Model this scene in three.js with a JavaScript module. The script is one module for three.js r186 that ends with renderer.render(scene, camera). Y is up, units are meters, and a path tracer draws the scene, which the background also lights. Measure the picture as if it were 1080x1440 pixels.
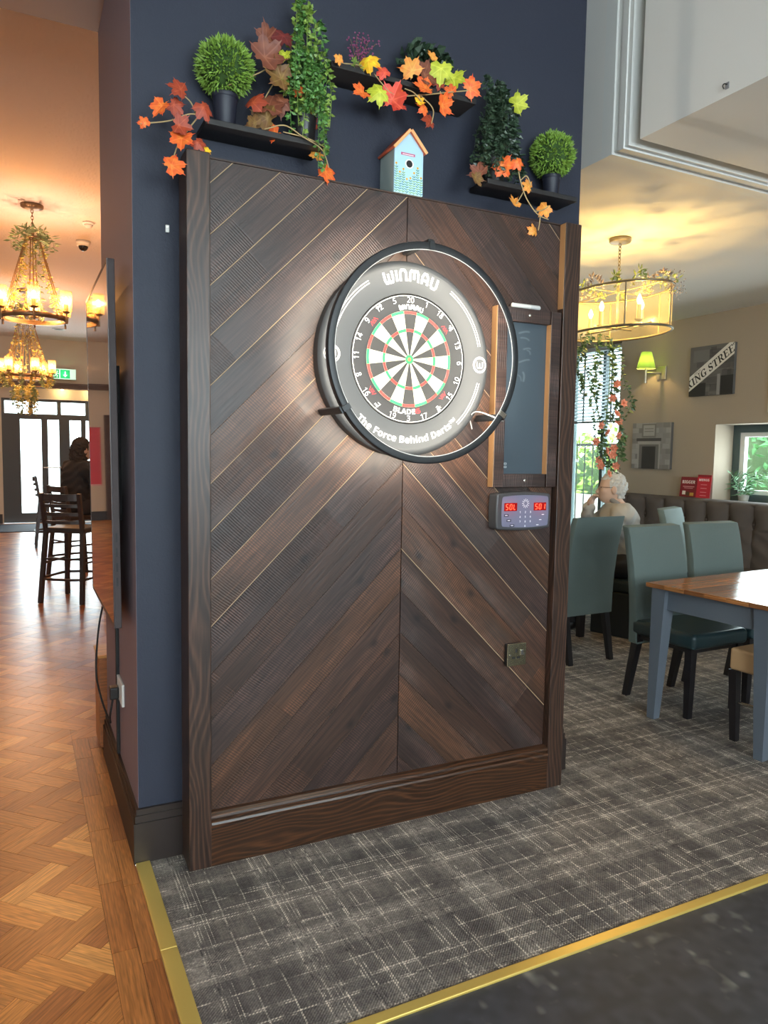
import * as THREE from 'three';
import { RoundedBoxGeometry } from 'three/addons/geometries/RoundedBoxGeometry.js';
import { TextGeometry } from 'three/addons/geometries/TextGeometry.js';
import { FontLoader } from 'three/addons/loaders/FontLoader.js';
import { MarchingCubes } from 'three/addons/objects/MarchingCubes.js';
import { RectAreaLightUniformsLib } from 'three/addons/lights/RectAreaLightUniformsLib.js';
import { mergeGeometries, toCreasedNormals } from 'three/addons/utils/BufferGeometryUtils.js';

// ---------------------------------------------------------------- camera, sky, daylight, exposure
const scene = new THREE.Scene();
const renderer = new THREE.WebGLRenderer({ antialias: true });
renderer.toneMapping = THREE.LinearToneMapping;
renderer.toneMappingExposure = 1.0;
renderer.shadowMap.enabled = true;
RectAreaLightUniformsLib.init();

const FOCAL = 1037.13;                                        // in pixels of the 1080 x 1440 frame
const camera = new THREE.PerspectiveCamera(2 * Math.atan(720 / FOCAL) * 180 / Math.PI, 1080 / 1440, 0.05, 200);
camera.position.set(0, 1.40, 0);
{
  const yaw = 0.46086, pitch = -0.080512, roll = 0.0167126;
  const f = new THREE.Vector3(Math.sin(yaw) * Math.cos(pitch), Math.sin(pitch), -Math.cos(yaw) * Math.cos(pitch));
  const r0 = new THREE.Vector3().crossVectors(f, new THREE.Vector3(0, 1, 0)).normalize(), u0 = new THREE.Vector3().crossVectors(r0, f);
  const r = r0.clone().multiplyScalar(Math.cos(roll)).addScaledVector(u0, Math.sin(roll));
  const u = r0.clone().multiplyScalar(-Math.sin(roll)).addScaledVector(u0, Math.cos(roll));
  camera.quaternion.setFromRotationMatrix(new THREE.Matrix4().makeBasis(r, u, f.clone().negate()));
}
scene.add(camera);

const SKY = new THREE.Color(0.82, 0.94, 1.0), SKY_POWER = 7.0;  // bright overcast
scene.background = SKY; scene.backgroundIntensity = SKY_POWER;
function daylight(w, h, pos, look, power) {                   // the overcast sky as it stands in one window opening
  const l = new THREE.RectAreaLight(SKY, power, w, h);
  l.position.set(...pos); l.lookAt(...look); scene.add(l);
}
const DAY = { rear: 8.0, right: 10.0, vine: 6.0, door: 10.0 };
daylight(3.0, 2.2, [-1.6, 2.1, 4.06], [-1.6, 2.1, 0], DAY.rear);
daylight(3.0, 2.2, [2.2, 2.1, 4.06], [2.2, 2.1, 0], DAY.rear);
daylight(1.9, 0.72, [6.16, 1.36, -3.80], [0, 1.36, -3.80], DAY.right);
daylight(1.5, 2.1, [6.16, 1.50, -6.82], [0, 1.50, -6.82], DAY.vine);
daylight(1.75, 2.1, [0.72, 1.12, -15.22], [0.72, 1.12, 0], DAY.door);

// ---------------------------------------------------------------- helpers
let seedState = 7;
const rnd = () => { seedState = (seedState * 1664525 + 1013904223) >>> 0; return seedState / 4294967296; };
const rr = (a, b) => a + (b - a) * rnd();
const seed = (s) => { seedState = s >>> 0; };
const V = (x, y, z) => new THREE.Vector3(x, y, z);
const taken = new Map();
function numbered(n) { const k = taken.get(n) ?? 0; taken.set(n, k + 1); return k ? n + '_' + String(k).padStart(3, '0') : n; }
function mesh(name, geo, mat, parent) {
  const m = new THREE.Mesh(geo, mat); m.name = name; m.castShadow = m.receiveShadow = true; parent.add(m); return m;
}
function tag(o, label, category, group, kind) {
  o.userData.label = label; o.userData.category = category;
  if (group) o.userData.group = group;
  if (kind) o.userData.kind = kind;
  return o;
}
function thing(name, label, category, pos = [0, 0, 0], turn = 0, group, kind) {
  const g = new THREE.Group(); g.name = numbered(name); g.position.set(...pos); g.rotation.y = turn; scene.add(g);
  return tag(g, label, category, group, kind);
}
function solo(name, label, category, geo, mat, group, kind) { return tag(mesh(numbered(name), geo, mat, scene), label, category, group, kind); }
function copyOf(o, pos, turn, label) {
  const c = o.clone(); c.name = numbered(o.name.replace(/_\d{3}$/, '')); c.position.set(...pos); c.rotation.y = turn; c.userData = { ...o.userData };
  if (label) c.userData.label = label;
  scene.add(c); return c;
}
const clean = (g) => { const n = g.index ? g.toNonIndexed() : g; for (const k of Object.keys(n.attributes)) if (!['position', 'normal', 'uv'].includes(k)) n.deleteAttribute(k); n.clearGroups?.(); return n; };
const merge = (list) => mergeGeometries(list.map(clean));
const box = (w, h, d, x = 0, y = 0, z = 0) => new THREE.BoxGeometry(w, h, d).translate(x, y, z);
const span = (x0, x1, y0, y1, z0, z1) => box(x1 - x0, y1 - y0, z1 - z0, (x0 + x1) / 2, (y0 + y1) / 2, (z0 + z1) / 2);
const rbox = (w, h, d, r, x = 0, y = 0, z = 0, s = 2) => new RoundedBoxGeometry(w, h, d, s, r).translate(x, y, z);
const rspan = (x0, x1, y0, y1, z0, z1, r = 0.004) => rbox(x1 - x0, y1 - y0, z1 - z0, r, (x0 + x1) / 2, (y0 + y1) / 2, (z0 + z1) / 2);
const cyl = (r0, r1, h, n = 20, open = false) => new THREE.CylinderGeometry(r0, r1, h, n, 1, open);
const lathe = (pts, n = 32) => new THREE.LatheGeometry(pts.map((p) => new THREE.Vector2(p[0], p[1])), n);
const tube = (pts, r, seg = 24, rad = 6, closed = false) => new THREE.TubeGeometry(new THREE.CatmullRomCurve3(pts.map((p) => p.isVector3 ? p : V(...p)), closed), seg, r, rad, closed);
function bar(a, b, r, n = 8) {
  const d = V(...b).sub(V(...a)), g = cyl(r, r, d.length(), n);
  g.applyQuaternion(new THREE.Quaternion().setFromUnitVectors(V(0, 1, 0), d.clone().normalize()));
  return g.translate((a[0] + b[0]) / 2, (a[1] + b[1]) / 2, (a[2] + b[2]) / 2);
}
function metreUV(g, su = 1, sv = 1, ou = 0, ov = 0, swap = false) {   // texture coordinates in metres, from the side each face looks to
  g = g.index ? g.toNonIndexed() : g; g.computeVertexNormals();
  const p = g.attributes.position, n = g.attributes.normal, uv = new Float32Array(p.count * 2);
  for (let i = 0; i < p.count; i++) {
    const ax = Math.abs(n.getX(i)), ay = Math.abs(n.getY(i)), az = Math.abs(n.getZ(i));
    let u, v;
    if (ay >= ax && ay >= az) { u = p.getX(i); v = p.getZ(i); } else if (ax >= az) { u = p.getZ(i); v = p.getY(i); } else { u = p.getX(i); v = p.getY(i); }
    if (swap) [u, v] = [v, u];
    uv[i * 2] = (u + ou) * su; uv[i * 2 + 1] = (v + ov) * sv;
  }
  g.setAttribute('uv', new THREE.BufferAttribute(uv, 2)); return g;
}
// value noise, tiling with period (px, py)
function lattice(s, n = 64) { seed(s); return Float32Array.from({ length: n * n }, rnd); }
const LAT = [lattice(11), lattice(23), lattice(37), lattice(51)];
const sm = (t) => t * t * (3 - 2 * t);
function noise(x, y, px = 64, py = 64, l = 0) {
  const L = LAT[l], xi = Math.floor(x), yi = Math.floor(y), fx = sm(x - xi), fy = sm(y - yi), m = (a, b) => ((a % b) + b) % b;
  const x0 = m(xi, px) % 64, x1 = m(xi + 1, px) % 64, y0 = m(yi, py) % 64, y1 = m(yi + 1, py) % 64;
  const a = L[y0 * 64 + x0], b = L[y0 * 64 + x1], c = L[y1 * 64 + x0], d = L[y1 * 64 + x1];
  return a + (b - a) * fx + (c - a) * fy + (a - b - c + d) * fx * fy;
}
const clamp = (x, a = 0, b = 1) => Math.min(b, Math.max(a, x)), mix = (a, b, t) => a + (b - a) * t;
function tex(w, h, fn, color, ru = 1, rv = 1) {                // fn(u, v) gives [r, g, b] or one value, 0..1; ru, rv = metres covered
  const d = new Uint8Array(w * h * 4);
  for (let j = 0; j < h; j++) for (let i = 0; i < w; i++) {
    const c = fn((i + 0.5) / w, (j + 0.5) / h), k = (j * w + i) * 4;
    if (typeof c === 'number') d[k] = d[k + 1] = d[k + 2] = clamp(c) * 255; else { d[k] = clamp(c[0]) * 255; d[k + 1] = clamp(c[1]) * 255; d[k + 2] = clamp(c[2]) * 255; }
    d[k + 3] = 255;
  }
  const t = new THREE.DataTexture(d, w, h); t.wrapS = t.wrapT = THREE.RepeatWrapping; t.magFilter = t.minFilter = THREE.LinearFilter;
  if (color) t.colorSpace = THREE.SRGBColorSpace;
  t.repeat.set(1 / ru, 1 / rv); t.needsUpdate = true; return t;
}
function paint(w, h, draw) {
  const c = document.createElement('canvas'); c.width = w; c.height = h; const g = c.getContext('2d'); draw(g, w, h);
  const t = new THREE.CanvasTexture(c); t.colorSpace = THREE.SRGBColorSpace; t.magFilter = THREE.LinearFilter; return t;
}
const lin = (r, g, b) => new THREE.Color().setRGB(r, g, b);
const std = (color, roughness = 0.6, extra = {}) => new THREE.MeshStandardMaterial({ color: Array.isArray(color) ? lin(...color) : color, roughness, ...extra });
const phys = (color, roughness = 0.6, extra = {}) => new THREE.MeshPhysicalMaterial({ color: Array.isArray(color) ? lin(...color) : color, roughness, ...extra });

// ---------------------------------------------------------------- materials
// sawn, dark-stained plank: 1.28 m x 0.32 m; grain runs along u, saw marks across it
const knots = [[0.18, 0.3], [0.62, 0.72], [0.86, 0.2], [0.4, 0.55]];
function plankField(u, v, s) {
  let warp = 0;
  let knot = 0;
  for (const [a, b] of knots) { const du = (u - a) * 1.28, dv = (v - b) * 0.32, d = Math.hypot(du * 0.6, dv); warp += 0.03 * Math.exp(-d * d / 0.0012); knot = Math.max(knot, Math.exp(-d * d / 0.00012)); }
  const grain = noise(u * 8, (v + warp) * 60 + s, 8, 60, 0) * 0.55 + noise(u * 22, (v + warp) * 128, 22, 64, 1) * 0.45;
  const where = clamp((noise(u * 5 + s, v * 6, 64, 6, 2) - 0.3) * 2.2);
  const slant = u + v * 0.02 + noise(u * 4, v * 3, 4, 3, 3) * 0.006;
  const saw = Math.pow(0.5 + 0.5 * Math.sin(slant * 2 * Math.PI * 150 + noise(u * 40, v * 2, 40, 2, 1) * 2.5), 2) * (0.45 + 0.55 * noise(u * 60, v * 14, 60, 14, 2)) * where;
  return { grain, saw, knot };
}
const PLANK_TINT = [[57, 38, 30], [65, 44, 35], [50, 35, 31], [70, 46, 33], [54, 39, 35]];
const plankBump = tex(1024, 256, (u, v) => { const f = plankField(u, v, 0); return 0.55 + 0.22 * (f.grain - 0.5) - 0.5 * f.saw - 0.1 * f.knot; }, false, 1.28, 0.32);
const PLANK = PLANK_TINT.map((c, i) => std('#ffffff', 0.42, {
  map: tex(1024, 256, (u, v) => { const f = plankField(u, v, i * 7), k = (0.62 + 0.66 * f.grain) * (1 - 0.55 * f.knot) * (1 + 0.8 * f.saw); return c.map((x) => x / 255 * k); }, true, 1.28, 0.32),
  bumpMap: plankBump, bumpScale: 0.002,
}));
const rawPine = std([0.32, 0.165, 0.07], 0.55), rawPale = std([0.42, 0.29, 0.17], 0.6);
// planed oak-like timber stained dark (posts, skirting): grain along v
function timber(c, s, lum = 1) {
  return tex(256, 1024, (u, v) => {
    const cath = Math.abs(((u - 0.5) * 6 + Math.sin(v * 6.283) * 0.5 + noise(u * 3, v * 8, 3, 8, 0) * 1.4));
    const ring = 0.5 + 0.5 * Math.sin((cath * 2.2 + noise(u * 4, v * 5, 4, 5, 1) * 1.5) * 6.283), pore = noise(u * 60, v * 26 + s, 60, 26, 2);
    const k = (0.62 + 0.42 * ring * ring + 0.3 * (pore - 0.5)) * lum; return c.map((x) => x / 255 * k);
  }, true, 0.24, 1.6);
}
const postWood = std('#ffffff', 0.38, { map: timber([74, 51, 40], 1) });
const skirtMap = timber([78, 48, 29], 5), skirtWood = std('#ffffff', 0.34, { map: skirtMap });
const darkSkirt = std([0.022, 0.014, 0.012], 0.45);
const navy = std([0.0135, 0.0175, 0.035], 0.62, { bumpMap: tex(256, 256, (u, v) => noise(u * 64, v * 64, 64, 64, 1) * 0.6 + noise(u * 32, v * 32, 32, 32, 2) * 0.4, false, 0.25, 0.25), bumpScale: 0.0004 });
const mauve = std([0.205, 0.15, 0.17], 0.5);
const cream = std([0.62, 0.56, 0.47], 0.85), ceilingWhite = std([0.74, 0.72, 0.69], 0.9), mouldWhite = std([0.72, 0.72, 0.70], 0.7);
const ceilTextured = std([0.76, 0.66, 0.61], 0.85, { bumpMap: tex(512, 512, (u, v) => noise(u * 60, v * 20, 60, 20, 1) * 0.7 + noise(u * 32, v * 64, 32, 64, 3) * 0.3, false, 0.8, 0.8), bumpScale: 0.003 });
const diningWall = std([0.355, 0.295, 0.23], 0.85, { bumpMap: tex(256, 256, (u, v) => noise(u * 64, v * 64, 64, 64, 0), false, 0.2, 0.2), bumpScale: 0.0005 });
const brass = std([0.80, 0.57, 0.15], 0.34, { metalness: 0.55 }), chrome = std([0.75, 0.74, 0.7], 0.18, { metalness: 1 }), agedBrass = std([0.55, 0.50, 0.34], 0.25, { metalness: 1 });
const blackPlastic = std([0.015, 0.016, 0.018], 0.35), blackMatte = std([0.012, 0.012, 0.013], 0.7), whitePlastic = std([0.7, 0.69, 0.66], 0.4);
const darkMetal = std([0.06, 0.055, 0.05], 0.4, { metalness: 0.6 }), bronze = std([0.24, 0.15, 0.08], 0.4, { metalness: 0.5 });
const frameTeal = std([0.055, 0.085, 0.09], 0.45), upvc = std([0.6, 0.62, 0.62], 0.4), glass = phys([0.97, 1, 0.99], 0.02, { transmission: 1, thickness: 0, ior: 1.45 });
const shelfBlack = std([0.014, 0.012, 0.013], 0.5);
// plaid carpet, 0.84 m repeat
seed(301);
function yarns(n, clusters) {                                  // tone of each yarn across one repeat, 0 dark .. 1 cream
  const t = Float32Array.from({ length: n }, (_, i) => 0.0 + 0.22 * noise(i / n * 10, 4, 10, 64, 0) + 0.16 * noise(i / n * 32, 7, 32, 64, 2) + 0.12 * rnd());
  for (let c = 0; c < clusters; c++) { const at = Math.floor((c + rr(0.15, 0.85)) / clusters * n), k = 1 + Math.floor(rnd() * 3); for (let j = 0; j < k; j++) { const q = at + j * 4 + Math.floor(rnd() * 2); t[q % n] = rr(0.75, 1.0); if (rnd() < 0.55) t[(q + 1) % n] = rr(0.75, 1.0); } if (rnd() < 0.5) for (let j = -6; j < 14; j++) { const q = (at + j + n) % n; t[q] = Math.min(1, t[q] + 0.12); } }
  return t;
}
const warp = yarns(400, 15), weft = yarns(400, 13);
const carpetField = (u, v) => {
  const i = Math.floor(u * 400), j = Math.floor(v * 400), up = ((i + j) & 3) < 2;
  const a = warp[i] * (warp[i] > 0.65 ? clamp(0.22 + 2.4 * (0.6 * noise(v * 50, i * 0.37, 50, 64, 1) + 0.4 * noise(u * 13, v * 13, 13, 13, 0) - 0.31)) : 1), b = weft[j] * (weft[j] > 0.65 ? clamp(0.2 + 2.4 * (0.6 * noise(u * 50, j * 0.37, 50, 64, 3) + 0.4 * noise(u * 13, v * 13, 13, 13, 2) - 0.33)) : 1);
  return (up ? mix(a, b, 0.22) : mix(b, a, 0.22)) * (0.75 + 0.5 * noise(u * 200, v * 200, 50, 50, 2)) + 0.10 * (noise(u * 24, v * 24, 24, 24, 3) - 0.4);
};
const carpet = std('#ffffff', 0.95, {
  map: tex(1600, 1600, (u, v) => { const t = clamp(carpetField(u, v) * 1.15); return [mix(50, 238, t) / 255, mix(45, 223, t) / 255, mix(45, 204, t) / 255]; }, true, 0.95, 0.95),
  bumpMap: tex(800, 800, (u, v) => 0.5 * (((Math.floor(u * 400) + Math.floor(v * 400)) & 3) < 2 ? 1 : 0) + 0.5 * noise(u * 200, v * 200, 50, 50, 1), false, 0.95, 0.95), bumpScale: 0.002,
});
const scuffs = (u, v) => clamp((noise(u * 14, v * 10, 14, 10, 0) * 0.42 + noise(u * 44, v * 30, 44, 30, 1) * 0.38 + noise(u * 64, v * 64, 64, 64, 2) * 0.2 - 0.66) * 6);
const blackFloor = std('#ffffff', 0.5, { map: tex(1024, 1024, (u, v) => { const s = scuffs(u, v), n = 0.85 + 0.3 * noise(u * 50, v * 50, 50, 50, 3); return [mix(57, 108, s) * n / 255, mix(58, 106, s) * n / 255, mix(64, 103, s) * n / 255]; }, true, 1.3, 1.3) });
// parquet block: grain along u
const BLOCK_TINT = [[168, 106, 56], [182, 118, 62], [152, 92, 48], [196, 136, 76], [142, 84, 48], [174, 112, 60]];
const BLOCK = BLOCK_TINT.map((c, i) => std('#ffffff', 0.3, { map: tex(256, 128, (u, v) => { const g = noise(u * 4, v * 48 + i * 5, 4, 48, 0) * 0.5 + noise(u * 14, v * 64, 14, 64, 1) * 0.5, k = 0.74 + 0.5 * g; return c.map((x) => x / 255 * k); }, true, 0.45, 0.15) }));
const blockFar = std('#ffffff', 0.3, { vertexColors: true });
const TOP = [[150, 98, 58], [166, 112, 68], [136, 88, 54]].map((c, i) => std('#ffffff', 0.16, { map: tex(512, 128, (u, v) => { const k = 0.75 + 0.5 * (noise(u * 6, v * 50 + i * 9, 6, 50, 0) * 0.6 + noise(u * 20, v * 64, 20, 64, 1) * 0.4); return c.map((x) => x / 255 * k); }, true, 1.0, 0.25) }));
const PEND = { each: 0.72, sconce: 0.4 };

// ---------------------------------------------------------------- the setting
const S = (name, label, category, geo, mat) => solo(name, label, category, geo, mat, null, 'structure');
const PX0 = 0.341, PX1 = 2.15, PZ = -2.52, PZB = -3.48;        // the pillar that carries the dartboard
S('wall_feature', 'navy blue painted pillar wall behind the timber dart panel', 'wall', metreUV(span(PX0 + 0.001, PX1, 0, 3.72, PZB, PZ)), navy);
S('wall_feature_side', 'mauve painted narrow side of the pillar behind the wall display', 'wall', span(PX0, PX0 + 0.001, 0, 3.15, PZB, PZ - 0.001), mauve);
const board = (x0, x1, z0, z1, h, name, label) => {
  const prof = merge([span(x0, x1, 0, h - 0.045, z0, z1), span(x0 + 0.005, x1 - 0.005, h - 0.045, h - 0.02, z0 + 0.005, z1 - 0.005), span(x0 + 0.009, x1 - 0.009, h - 0.02, h, z0 + 0.009, z1 - 0.009)]);
  return S(name, label, 'skirting', prof, darkSkirt);
};
board(PX0 - 0.018, PX1 + 0.018, PZB - 0.018, PZ + 0.022, 0.185, 'baseboard_pillar', 'dark brown moulded skirting round the foot of the navy pillar');
S('wall_left', 'long cream wall of the parquet room', 'wall', span(-4.7, -4.5, 0, 3.72, -15.2, 4.2), cream);
S('wall_divider', 'cream wall behind the pillar between the two rooms', 'wall', span(2.0, 2.15, 0, 3.5, -15, PZB), cream);
S('wall_back', 'cream wall around the glazed entrance doors', 'wall', merge([span(-4.5, -0.25, 0, 3.5, -15.2, -15), span(1.70, 2.0, 0, 3.5, -15.2, -15), span(-0.25, 1.70, 2.27, 3.5, -15.2, -15)]), cream);
S('baseboard_back', 'dark skirting along the cream entrance wall', 'skirting', merge([span(-4.5, -0.27, 0, 0.17, -15, -14.98), span(1.72, 2.0, 0, 0.17, -15, -14.98)]), darkSkirt);
S('wall_dining_back', 'beige end wall of the dining area', 'wall', span(2.15, 6.15, 0, 2.8, -9.2, -9), diningWall);
const RX = 5.8;
S('wall_right', 'beige dining wall with pictures and a wall lamp', 'wall', metreUV(merge([
  span(RX, 6.15, 0, 3.72, -2.85, 4.2), span(RX, 6.15, 0, 1.0, -4.80, -2.85), span(RX, 6.15, 1.71, 3.72, -4.80, -2.85), span(RX, 6.15, 0, 3.72, -6.04, -4.80),
  span(RX, 6.15, 0, 0.4, -7.6, -6.04), span(RX, 6.15, 2.65, 3.72, -7.6, -6.04), span(RX, 6.15, 0, 3.72, -9.2, -7.6)])), diningWall);
S('wall_rear', 'cream wall with tall windows facing the dart panel', 'wall', merge([span(-4.5, -3.1, 0, 3.72, 4, 4.2), span(-0.1, 0.7, 0, 3.72, 4, 4.2), span(3.7, 5.8, 0, 3.72, 4, 4.2), span(-3.1, -0.1, 0, 1.0, 4, 4.2), span(-3.1, -0.1, 3.2, 3.72, 4, 4.2), span(0.7, 3.7, 0, 1.0, 4, 4.2), span(0.7, 3.7, 3.2, 3.72, 4, 4.2)]), cream);
function windowIn(n, label, bars, panes, frameMat) {
  const w = thing('window_' + n, label, 'window', [0, 0, 0], 0, null, 'structure');
  bars.forEach((b) => mesh('window_frame', b, frameMat, w)); panes.forEach((p) => mesh('pane', p, glass, w)); return w;
}
const framed = (axis, a0, a1, y0, y1, c, t, muls) => {       // frame bars and panes of a window in a wall at c
  const g = (u0, u1, v0, v1, d) => axis === 'x' ? span(c - d, c + d, v0, v1, u0, u1) : span(u0, u1, v0, v1, c - d, c + d);
  const bars = [g(a0, a0 + t, y0, y1, 0.035), g(a1 - t, a1, y0, y1, 0.035), g(a0 + t, a1 - t, y0, y0 + t, 0.035), g(a0 + t, a1 - t, y1 - t, y1, 0.035)], panes = [];
  const cuts = [a0 + t, ...muls.flatMap((m) => [m - t / 2, m + t / 2]), a1 - t];
  for (const m of muls) bars.push(g(m - t / 2, m + t / 2, y0 + t, y1 - t, 0.03));
  for (let i = 0; i < cuts.length; i += 2) panes.push(g(cuts[i], cuts[i + 1], y0 + t, y1 - t, 0.004));
  return [bars, panes];
};
windowIn(1, 'low dining window in a deep reveal with a dark frame', ...framed('x', -4.80, -2.85, 1.0, 1.71, 6.08, 0.07, [-3.5]), frameTeal);
windowIn(2, 'tall dining window behind the flowering vine', ...framed('x', -7.6, -6.04, 0.4, 2.65, 6.08, 0.05, [-6.56, -7.08]), frameTeal);
windowIn(3, 'tall window in the rear wall beside the corner', ...framed('z', -3.1, -0.1, 1.0, 3.2, 4.12, 0.07, [-2.1, -1.1]), upvc);
windowIn(4, 'tall window in the rear wall beside the lowered ceiling', ...framed('z', 0.7, 3.7, 1.0, 3.2, 4.12, 0.07, [1.7, 2.7]), upvc);
{ // light plastic sash inside the dark frame of the low window
  const sash = thing('trim_1', 'pale plastic sash inside the dark frame of the low dining window', 'window sash', [0, 0, 0], 0, null, 'structure');
  mesh('sash', merge([span(6.055, 6.10, 1.07, 1.64, -4.73, -4.68), span(6.055, 6.10, 1.07, 1.11, -4.68, -3.54), span(6.055, 6.10, 1.60, 1.64, -4.68, -3.54)]), upvc, sash);
}
S('ceiling', 'high white ceiling over the dart area', 'ceiling', span(-4.7, 6.15, 3.70, 3.85, -3.5, 4.2), ceilingWhite);
S('ceiling_parquet_room', 'warm lit textured ceiling over the parquet room', 'ceiling', metreUV(span(-4.7, 2.15, 3.36, 3.5, -15.2, PZB)), ceilTextured);
S('trim_2', 'mauve painted beam running on from the top of the pillar', 'beam', span(-4.5, PX0, 3.15, 3.72, PZB, PZ), mauve);
S('ceiling_dining', 'low pale ceiling over the dining tables', 'ceiling', merge([span(2.39, RX, 2.735, 3.70, -9, -2.667), span(2.15, 2.39, 3.3, 3.5, -9, -3.5)]), ceilingWhite);
{ // stepped moulding that frames the edge of the lowered ceiling
  const t = thing('trim_3', 'white stepped moulding framing the edge of the lowered ceiling', 'moulding', [0, 0, 0], 0, null, 'structure');
  const L = (o, z0, z1) => merge([span(2.39 + o, RX, 2.735 + o, 2.95, z0, z1), span(2.39 + o, 2.6, 2.95, 3.70, z0, z1)]);
  mesh('moulding_step', L(0.0, -2.667, -2.60), mouldWhite, t); mesh('moulding_step', L(0.012, -2.60, -2.568), mouldWhite, t);
  mesh('moulding_step', L(0.004, -2.568, -2.535), mouldWhite, t); mesh('moulding_step', L(0.012, -2.535, -2.512), mouldWhite, t);
  mesh('recess_back', L(0.12, -2.512, -2.45), mouldWhite, t);
}
S('ceiling_bulkhead', 'plain white boxed ceiling bulkhead beside the dart area', 'ceiling', span(2.405, RX, 2.75, 3.70, -2.45, 4), ceilingWhite);

// floors
function prism(poly, y0, y1, uvOf) {                           // poly: [[x, z], ...]; top face and sides
  const p = [], uv = [], n = poly.length;
  let area = 0; for (let i = 0; i < n; i++) { const a = poly[i], b = poly[(i + 1) % n]; area += a[0] * b[1] - b[0] * a[1]; }
  if (area > 0) poly = poly.slice().reverse();
  const put = (q, y) => { p.push(q[0], y, q[1]); uv.push(...uvOf(q)); };
  for (let i = 1; i < n - 1; i++) { put(poly[0], y1); put(poly[i], y1); put(poly[i + 1], y1); }
  for (let i = 0; i < n; i++) { const a = poly[i], b = poly[(i + 1) % n]; put(a, y1); put(a, y0); put(b, y0); put(a, y1); put(b, y0); put(b, y1); }
  const g = new THREE.BufferGeometry(); g.setAttribute('position', new THREE.Float32BufferAttribute(p, 3)); g.setAttribute('uv', new THREE.Float32BufferAttribute(uv, 2)); g.computeVertexNormals(); return g;
}
function clip(poly, inside, cut) {
  const out = [];
  for (let i = 0; i < poly.length; i++) { const a = poly[i], b = poly[(i + 1) % poly.length], ia = inside(a), ib = inside(b); if (ia >= 0) out.push(a); if ((ia >= 0) !== (ib >= 0)) { const t = ia / (ia - ib); out.push([a[0] + (b[0] - a[0]) * t, a[1] + (b[1] - a[1]) * t]); } }
  return out;
}
{
  const fl = thing('floor_wood', 'golden brown herringbone parquet floor', 'floor', [0, 0, 0], 0, null, 'structure');
  mesh('subfloor', merge([span(-4.5, 0.327, -0.08, -0.012, -15, 4), span(0.327, 2.0, -0.08, -0.012, -15, PZB)]), std([0.05, 0.025, 0.012], 0.8), fl);
  const W = 0.075, L = 0.225, g = 0.0006, c = Math.SQRT1_2, blocks = [];
  const toW = ([a, b]) => [0.02 + (a + b) * c, -1.2 - (a - b) * c];
  seed(77);
  for (let i = -260; i < 260; i++) for (let j = -60; j < 60; j++) for (const kind of [0, 1]) {
    const ox = i * W + j * L, oy = i * W - j * L;
    const r = kind ? [[ox + g, oy + W + g], [ox + W - g, oy + W + g], [ox + W - g, oy + W + L - g], [ox + g, oy + W + L - g]] : [[ox + g, oy + g], [ox + L - g, oy + g], [ox + L - g, oy + W - g], [ox + g, oy + W - g]];
    const cen = toW([(r[0][0] + r[2][0]) / 2, (r[0][1] + r[2][1]) / 2]);
    if (cen[1] > -1.0 || cen[1] < -15.1 || cen[0] < -3.2 || cen[0] > 2.1) continue;
    const whole = clip(clip(r.map(toW), ([x]) => 2.0 - x), ([x, z]) => z + 15), pieces = [];
    if (cen[1] < -3.88) pieces.push(whole); else { pieces.push(clip(whole, ([x]) => 0.204 - x)); if (cen[1] < -3.6) { const q = clip(whole, ([x]) => x - 0.205); if (q.length > 2) pieces.push(clip(q, ([x, z]) => -3.741 - z)); } }
    const ou = rnd() * 3, ov = rnd() * 3, uvOf = ([x, z]) => { const a = (x - 0.02) / c / 2 - (z + 1.2) / c / 2, b = (x - 0.02) / c / 2 + (z + 1.2) / c / 2; const s = a / 1, t = b / 1; return kind ? [t + ou, s + ov] : [s + ou, t + ov]; };
    const vis = cen[0] > -0.62 - 0.0 && cen[0] < 0.4;
    const tone = Math.floor(rnd() * 6);
    for (const poly of pieces) if (poly.length > 2) blocks.push({ d: Math.hypot(cen[0], cen[1]) + (vis ? 0 : 50), poly, uvOf, tone });
  }
  blocks.sort((a, b) => a.d - b.d);
  const far = [];
  blocks.forEach((b, k) => {
    const geo = prism(b.poly, -0.011, -rnd() * 0.0005, b.uvOf);
    if (k < 300) mesh('parquet_block', geo, BLOCK[b.tone], fl);
    else { const t = BLOCK_TINT[b.tone], col = new THREE.Color().setRGB(t[0] / 255, t[1] / 255, t[2] / 255, THREE.SRGBColorSpace), n = geo.attributes.position.count, a = new Float32Array(n * 3); for (let i = 0; i < n; i++) col.toArray(a, i * 3); geo.setAttribute('color', new THREE.BufferAttribute(a, 3)); far.push(geo); }
  });
  const st = mesh('parquet_blocks_beyond', mergeGeometries(far), blockFar, fl); st.userData.kind = 'stuff';
  for (const [x0, x1] of [[0.205, 0.2745], [0.2755, 0.3265]]) for (let z = -1.0 + (x0 > 0.25 ? 0.2 : 0); z > -3.7;) {
    const l = rr(0.28, 0.46), z1 = Math.max(z - l, -3.74), ou = rnd() * 3, ov = rnd() * 3;
    mesh('border_board', prism([[x0, z1 + 0.0008], [x1, z1 + 0.0008], [x1, z - 0.0008], [x0, z - 0.0008]], -0.011, -rnd() * 0.0005, ([x, zz]) => [zz + ou, x + ov]), BLOCK[[2, 4, 0][Math.floor(rnd() * 3)]], fl); z = z1;
    if (z1 <= -3.73) break;
  }
}
S('floor_carpet', 'grey plaid carpet under the dart panel and dining tables', 'carpet', metreUV(merge([span(0.372, RX, -0.08, 0, PZ, -1.551), span(PX1, RX, -0.08, 0, -9, PZ)])), carpet);
S('floor_black', 'scuffed black throwing area floor edged with brass', 'floor', metreUV(span(0.327, RX, -0.08, -0.001, -1.522, 4)), blackFloor);
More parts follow.
